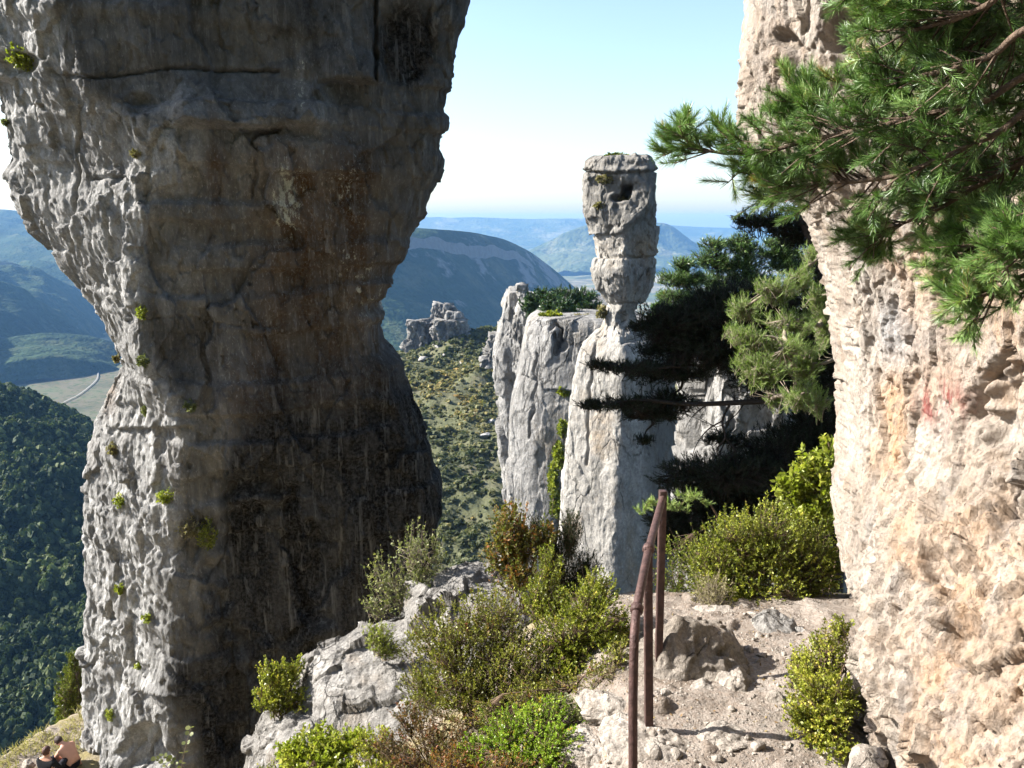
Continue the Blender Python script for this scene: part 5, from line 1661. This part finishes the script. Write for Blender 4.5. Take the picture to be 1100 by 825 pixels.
g_ = "plants growing from the left pillar"
tuft(BL, 23, 61, 15, 13, "leafy yellow green bush in a hollow at the pillar's upper left", YELLOWG, 150, .055, "rock_bush", group=g_)
tuft(BL, 152, 335, 6, 7, "small green tuft on the lit edge of the narrow waist", YELLOWG, 46, group=g_)
tuft(BL, 153, 387, 7, 7, "pale tuft on the lit edge just below the waist", GREYG, 46, group=g_)
tuft(BL, 203, 436, 8, 7, "tuft just inside the shadow beside the lit rock step", GREYG, 46, group=g_)
tuft(BL, 157, 441, 5, 7, "dark tuft in a pocket above the lit rock step", GREYG, 40, group=g_)
tuft(BL, 125, 385, 4, 5, "ochre tuft on the left outline of the narrow waist", DRYL, 30, group=g_)
tuft(BL, 120, 482, 6, 8, "yellowish tuft high on the lit left flank", DRYL, 40, group=g_)
tuft(BL, 128, 537, 7, 8, "yellow green tuft halfway down the lit left flank", YELLOWG, 46, group=g_)
tuft(BL, 177, 533, 10, 9, "bright tuft above the dry and green bush on the big left pillar", YELLOWG, 70, group=g_)
tuft(BL, 203, 566, 15, 13, "dry grey bush clinging beside the dark green one", DRYL, 120, .04, "rock_bush", group=g_)
tuft(BL, 222, 574, 12, 16, "dense dark green bush at the edge of the black shadow", BOX, 170, .04, "rock_bush", group=g_)
tuft(BL, 128, 632, 5, 6, "yellow tuft on the lower lit flank level with the outcrop top", YELLOWG, 36, group=g_)
tuft(BL, 157, 664, 6, 6, "yellow tuft on the lower lit flank near the shadow edge", YELLOWG, 36, group=g_)
tuft(BL, 150, 714, 5, 6, "tuft low on the pillar above the undercut lip", YELLOWG, 36, group=g_)
tuft(BL, 119, 767, 7, 8, "lowest green tuft at the foot of the lit flank", YELLOWG, 50, group=g_)
tuft(BL, 145, 165, 6, 5, "faint tuft on the sunlit scaly upper face", DRYL, 30, group=g_)
tuft(BL, 5, 130, 4, 5, "tiny pale tuft at the picture's left margin", GREYG, 24, group=g_)
g2 = "plants growing on the square headed column"
tuft(BC, 650, 192, 9, 4, "grassy patch under the top rim of the square head", DRYL, 120, .22, group=g2)
tuft(BC, 668, 216, 12, 3, "grass on the sill below the dark hole", DRYL, 120, .2, group=g2)
tuft(BC, 644, 221, 5, 2.5, "grass under the small hole at the left of the square head", DRYL, 60, .2, group=g2)
tuft(BC, 646, 335, 5, 6, "ochre shrublet at the column's thin neck", DRYL, 60, .25, group=g2)
shrub("dark low bush on the flat top of the square headed column", atY(661, 172, 60), [(661, 168.5, 9, 3.5, 60), (671, 169.5, 6, 2.5, 60), (654, 170, 5, 2.5, 60)], 260, 9, .2, BOX, BARK, name="bush", twig=.3, tint=(.15, .15), stemr=.03)
shrub("bright round bush on the front rim of the cliff top", atY(592, 348, 84), [(592, 340, 9, 5, 84), (588, 343, 7, 4, 84)], 240, 9, .3, BOX, BARK, twig=.5, tint=(.5, .15), stemr=.04)
shrub("ochre bush on the cliff rim between bright bush and column", atY(625, 346, 84), [(622, 342, 6, 3, 84), (630, 342, 6, 3, 84)], 150, 9, .3, DRYL, BARK, twig=.4, stemr=.04)
shrub("green streak of shrubs down the crack between cliff and column", atY(600, 560, 78), [(600, 490, 5, 14, 78), (594, 515, 5, 16, 78), (604, 460, 4, 8, 78), (598, 540, 6, 14, 78)], 300, 9, .35, BOX, BARK, twig=.5, tint=(.35, .15), stemr=.04)
tuft(BLG, 606, 420, 6, 5, "dark shrub in a hollow of the flat topped cliff", BOX, 90, .3, group="shrubs on the flat topped cliff")
tuft(BLG, 603, 458, 4, 4, "small bright shrub lower on the flat topped cliff", YELLOWG, 60, .3, group="shrubs on the flat topped cliff")
# ------------------------------------------------------------------ two people resting below the pillar
SKIN = plain_mat("tanned_skin", (.50, .27, .19), .6, .35, .06, 12)
HAIRD = plain_mat("dark_hair", (.035, .018, .012), .6, .4, .4, 60, bump=.6, bscale=120)
HAIRR = plain_mat("auburn_hair", (.075, .028, .018), .6, .4, .4, 60, bump=.6, bscale=120)
BLACKC = plain_mat("black_cloth", (.012, .012, .014), .9, .15, .3, 20, bump=.4, bscale=25)
NAVYC = plain_mat("dark_trousers", (.016, .015, .02), .9, .15, .3, 20, bump=.4, bscale=25)
WHITEC = plain_mat("pale_cloth", (.62, .62, .66), .85, .2, .12, 12, bump=.6, bscale=18)


def skin(name, verts, edges, radii, mat, parent, root=0, sub=2):
    me = bpy.data.meshes.new(name)
    me.from_pydata([tuple(v) for v in verts], edges, [])
    me.materials.append(mat)
    o = bpy.data.objects.new(name, me)
    col.objects.link(o)
    if parent:
        o.parent = parent
    m = o.modifiers.new("skin", 'SKIN')
    m.use_smooth_shade = True
    for i, r in enumerate(radii):
        sv = me.skin_vertices[0].data[i]
        rr_ = r if isinstance(r, tuple) else (r, r)
        sv.radius = rr_
        sv.use_root = (i == root)
    s = o.modifiers.new("sub", 'SUBSURF')
    s.levels = s.render_levels = sub
    return o


def ellipsoid(name, c, r, mat, parent, rot=(0, 0, 0), squash=None):
    bm = bmesh.new()
    bmesh.ops.create_icosphere(bm, subdivisions=4, radius=1.0)
    V = np.array([v.co[:] for v in bm.verts])
    Fc = np.array([[v.index for v in f.verts] for f in bm.faces])
    bm.free()
    if squash is not None:
        V = squash(V)
    from mathutils import Euler
    M = np.array(Euler(rot).to_matrix())
    V = (V * np.array(r)) @ M.T + np.array(c)
    o = mesh_np(name, V, [Fc], mat, None, smooth=True)
    if parent:
        o.parent = parent
    return o


def person(label, base, facing, J, R, hairmat, topmat, sleeve, legsmat, bare_legs, head, hair_len, lean):
    """J: joints in local metres: x right, y forward, z up; facing rotates about z"""
    root = thing("person", label, "person", base)
    root.rotation_euler = (0, 0, facing)
    names = list(J)
    ix = {n: i for i, n in enumerate(names)}
    E = [(a, b) for a, b in [("pelvis", "belly"), ("belly", "chest"), ("chest", "neck"), ("neck", "headlow"), ("headlow", "headmid"), ("headmid", "headtop"),
                             ("chest", "shl"), ("shl", "ell"), ("ell", "wrl"), ("chest", "shr"), ("shr", "elr"), ("elr", "wrr"), ("pelvis", "hipl"), ("hipl", "knl"), ("knl", "anl"), ("anl", "tol"),
                             ("pelvis", "hipr"), ("hipr", "knr"), ("knr", "anr"), ("anr", "tor")]]
    verts = [Vector(J[n]) for n in names]
    edges = [(ix[a], ix[b]) for a, b in E]
    radii = [R[n] for n in names]
    # hands: palm + five fingers on each wrist
    for w_, e_ in (("wrl", "ell"), ("wrr", "elr")):
        wv, ev = Vector(J[w_]), Vector(J[e_])
        d = (wv - ev).normalized()
        s = d.cross(Vector((0.2, 0.1, 1))).normalized()
        dn = d.cross(s).normalized()
        pi = len(verts)
        verts.append(wv + d * .06)
        radii.append((.030, .018))
        edges.append((ix[w_], pi))
        for q, (off, ln) in enumerate(((-.027, .062), (-.009, .072), (.009, .068), (.026, .054))):
            a = wv + d * .085 + s * off
            verts += [a, a + d * ln * .5 + dn * .012, a + d * ln * .85 + dn * .034]
            radii += [.0095, .0085, .007]
            edges += [(pi, pi + 1 + q * 3), (pi + 1 + q * 3, pi + 2 + q * 3), (pi + 2 + q * 3, pi + 3 + q * 3)]
        k0 = len(verts)
        verts += [wv + d * .03 - s * .036, wv + d * .065 - s * .058 + dn * .015]
        radii += [.011, .009]
        edges += [(pi, k0), (k0, k0 + 1)]
    skin("body", verts, edges, radii, SKIN, root, ix["pelvis"])
    # face
    hm, hf, hu = [Vector(x) for x in head]           # centre, forward, up
    hf.normalize(); hu.normalize()
    hs = hf.cross(hu).normalized()
    hc = np.array(hm)
    def at_(s, f, u):
        return hm + hs * s + hf * f + hu * u
    nz = [at_(0, .088, .012), at_(-.014, .09, -.025), at_(.014, .09, -.025), at_(0, .118, -.022)]
    mesh_np("nose", [v[:] for v in nz], [np.array([(0, 1, 3), (0, 3, 2), (1, 2, 3), (0, 2, 1)])], SKIN).parent = root
    for sg in (-1, 1):
        ellipsoid("eye", at_(.031 * sg, .086, .012), (.013, .009, .008), HAIRD, root)
        ellipsoid("ear", at_(.076 * sg, .0, -.008), (.010, .022, .032), SKIN, root)
    ellipsoid("mouth", at_(0, .092, -.058), (.022, .006, .006), plain_mat("lips", (.42, .16, .13), .5, .3, .05), root)
    # hair: shell over the back and top of the head
    def sq(V):
        V = V.copy()
        n_ = fbm(V * 3.2 + 2, 3)
        V *= (1 + .06 * n_)[:, None]
        fr = V[:, 1] > .35
        low = V[:, 2] < .25
        V[fr & low, 1] = .35
        V[V[:, 2] < -.4, 2] *= hair_len
        return V
    M = np.array([list(hs), list(hf), list(hu)]).T
    bm = bmesh.new()
    bmesh.ops.create_icosphere(bm, subdivisions=4, radius=1.0)
    V = np.array([v.co[:] for v in bm.verts])
    Fc = np.array([[v.index for v in f.verts] for f in bm.faces])
    bm.free()
    V = (sq(V) * np.array([.088, .104, .112])) @ M.T + hc + np.array(hf) * -.012 + np.array(hu) * .018
    mesh_np("hair", V, [Fc], hairmat, None, smooth=True).parent = root
    # clothes: fatter skins over the same bones
    if topmat:
        c_ = ["pelvis", "belly", "chest", "shl", "ell", "wrl", "shr", "elr", "wrr"]
        vs_ = [Vector(J[n]) for n in c_] + [Vector(J["chest"]).lerp(Vector(J["neck"]), .55)]
        if sleeve:
            vs_[5] = Vector(J["ell"]).lerp(Vector(J["wrl"]), .9)
            vs_[8] = Vector(J["elr"]).lerp(Vector(J["wrr"]), .9)
        ee = [(0, 1), (1, 2), (2, 3), (3, 4), (4, 5), (2, 6), (6, 7), (7, 8), (2, 9)]
        def fat(r):
            return tuple(x + .018 for x in r) if isinstance(r, tuple) else r + .016
        skin("shirt", vs_, ee, [fat(R[n]) for n in c_] + [(.075, .07)], topmat, root, 0)
    c_ = ["pelvis", "hipl", "knl", "anl", "hipr", "knr", "anr", "belly"]
    vs_ = [Vector(J[n]) for n in c_]
    vs_[7] = Vector(J["pelvis"]).lerp(Vector(J["belly"]), .5)
    rr_ = [R[n] for n in c_]
    ee = [(0, 1), (1, 2), (2, 3), (0, 4), (4, 5), (5, 6), (0, 7)]
    f_ = .95
    if bare_legs:                                    # shorts end above the knee
        vs_[2] = Vector(J["hipl"]).lerp(Vector(J["knl"]), .6)
        vs_[5] = Vector(J["hipr"]).lerp(Vector(J["knr"]), .6)
        vs_, rr_ = [vs_[i] for i in (0, 1, 2, 4, 5, 7)], [rr_[0], rr_[1], .085, rr_[4], .085, rr_[7]]
        ee = [(0, 1), (1, 2), (0, 3), (3, 4), (0, 5)]
    def fat2(r):
        return tuple(x + .018 for x in r) if isinstance(r, tuple) else r + .018
    skin("trousers", vs_, ee, [fat2(r) for r in rr_], legsmat, root, 0)
    for a, b in (("anl", "tol"), ("anr", "tor")):
        A, B = Vector(J[a]), Vector(J[b])
        skin("shoe", [A + Vector((0, -.03, -.02)), A + (B - A) * .5 + Vector((0, 0, -.01)), B], [(0, 1), (1, 2)], [(.055, .055), (.052, .05), (.045, .036)], BLACKC, root, 0)
    return root


Rr = dict(pelvis=(.155, .12), belly=(.14, .105), chest=(.155, .11), neck=.055, headlow=(.07, .075), headmid=(.078, .094), headtop=(.066, .078), shl=.065, ell=.045, wrl=.030, shr=.065, elr=.045, wrr=.030,
          hipl=.095, knl=.062, anl=.042, tol=.036, hipr=.095, knr=.062, anr=.042, tor=.036)
# bare-backed person bending over, facing left and away from the pillar
J = dict(pelvis=(0, 0, .12), belly=(0, .07, .30), chest=(0, .22, .50), neck=(0, .34, .60), headlow=(0, .42, .62), headmid=(0, .49, .65), headtop=(0, .54, .70),
         shl=(-.19, .26, .53), ell=(-.20, .44, .30), wrl=(-.08, .62, .22), shr=(.19, .26, .53), elr=(.21, .45, .30), wrr=(.09, .63, .22),
         hipl=(-.10, .04, .11), knl=(-.15, .44, .36), anl=(-.15, .62, .06), tol=(-.15, .76, .02), hipr=(.10, .04, .11), knr=(.15, .44, .34), anr=(.15, .58, .06), tor=(.15, .72, .02))
pb = atY(81, 822, 17.4)
pb.z = float(gz(pb.x, pb.y))
PB = pb
person("person with bare tanned back and dark hair bending forward beside the left pillar", (pb.x, pb.y, pb.z), math.radians(68), J, Rr, HAIRD, None, False, NAVYC, True, ((0, .49, .655), (0, .75, -.55), (0, .6, .75)), 1.0, 0)
# person in black, seen from behind
J = dict(pelvis=(0, 0, .12), belly=(0, .02, .31), chest=(0, .06, .53), neck=(0, .07, .67), headlow=(0, .09, .72), headmid=(0, .09, .79), headtop=(0, .08, .86),
         shl=(-.19, .05, .56), ell=(-.25, .14, .33), wrl=(-.12, .34, .28), shr=(.19, .05, .56), elr=(.25, .16, .33), wrr=(.12, .36, .28),
         hipl=(-.10, .05, .11), knl=(-.16, .44, .38), anl=(-.12, .66, .06), tol=(-.12, .80, .02), hipr=(.10, .05, .11), knr=(.16, .44, .36), anr=(.12, .62, .06), tor=(.12, .76, .02))
pa = atY(51, 842, 16.9)
pa.z = float(gz(pa.x, pa.y))
person("person in black top with short auburn hair sitting with back to the viewer", (pa.x, pa.y, pa.z), math.radians(-12), J, Rr, HAIRR, BLACKC, True, NAVYC, False, ((0, .095, .80), (0, 1, -.05), (0, .05, 1)), 1.1, 0)
# white cloth bundle lying beside them
bm = bmesh.new()
bmesh.ops.create_grid(bm, x_segments=46, y_segments=46, size=.34)
V = np.array([v.co[:] for v in bm.verts])
Fc = np.array([[v.index for v in f.verts] for f in bm.faces])
bm.free()
cx_, cy_ = pb.x + .10, pb.y - .42
V = V * np.array([.8, .6, 1])
V[:, 2] = .05 + .10 * np.exp(-((V[:, 0] / .16) ** 2 + (V[:, 1] / .13) ** 2)) + .05 * ridged(V / .16 + 3, 3)
V[:, 2] *= 1 - .7 * sstep(.2, .3, np.hypot(V[:, 0], V[:, 1] * 1.2))
V += np.array([cx_, cy_, 0])
V[:, 2] += gzn(V[:, 0], V[:, 1])
cl_ = mesh_np("cloth", V, [Fc], WHITEC, smooth=True)
so = cl_.modifiers.new("thick", 'SOLIDIFY')
so.thickness = .012
tag(cl_, "crumpled whitish cloth on the ground beside the bare backed person", "cloth")
boulder("boulder", "pale ochre stone in the grass left of the person in black", atY(31, 822, 17.2), (.16, .14, .15), 91, PATHROCK, 4, 7)
# dry grass on the shelf
n = 9000
X = rng.uniform(-13.5, -8.6, n)
Y = rng.uniform(15.5, 21, n)
nz_ = fbm(np.stack([X / .9, Y / .9, 0 * X], -1), 3)
kp = (nz_ > -.15) & ((X - pb.x) ** 2 + (Y - pb.y) ** 2 > .5) & ((X - pa.x) ** 2 + (Y - pa.y) ** 2 > .3)
X, Y = X[kp], Y[kp]
n = len(X)
P = np.stack([X, Y, gzn(X, Y) - .01], -1)
d = norm(rng.normal(size=(n, 3)) * [.5, .5, .1] + [0, 0, 1])
V, q = leaves(P, d, .10 + .16 * rng.random(n), .02 + 0 * X, .3)
stuff(mesh_np("grass", V, [q], leaf_mat("dry_grass", [(0, (.16, .15, .05)), (.5, (.30, .26, .12)), (1, (.42, .36, .20))], .3, .6, .2), attrs={'tint': np.repeat(np.clip(.5 + .5 * nz_[kp] + rng.normal(0, .15, n), 0, 1), 4)}))
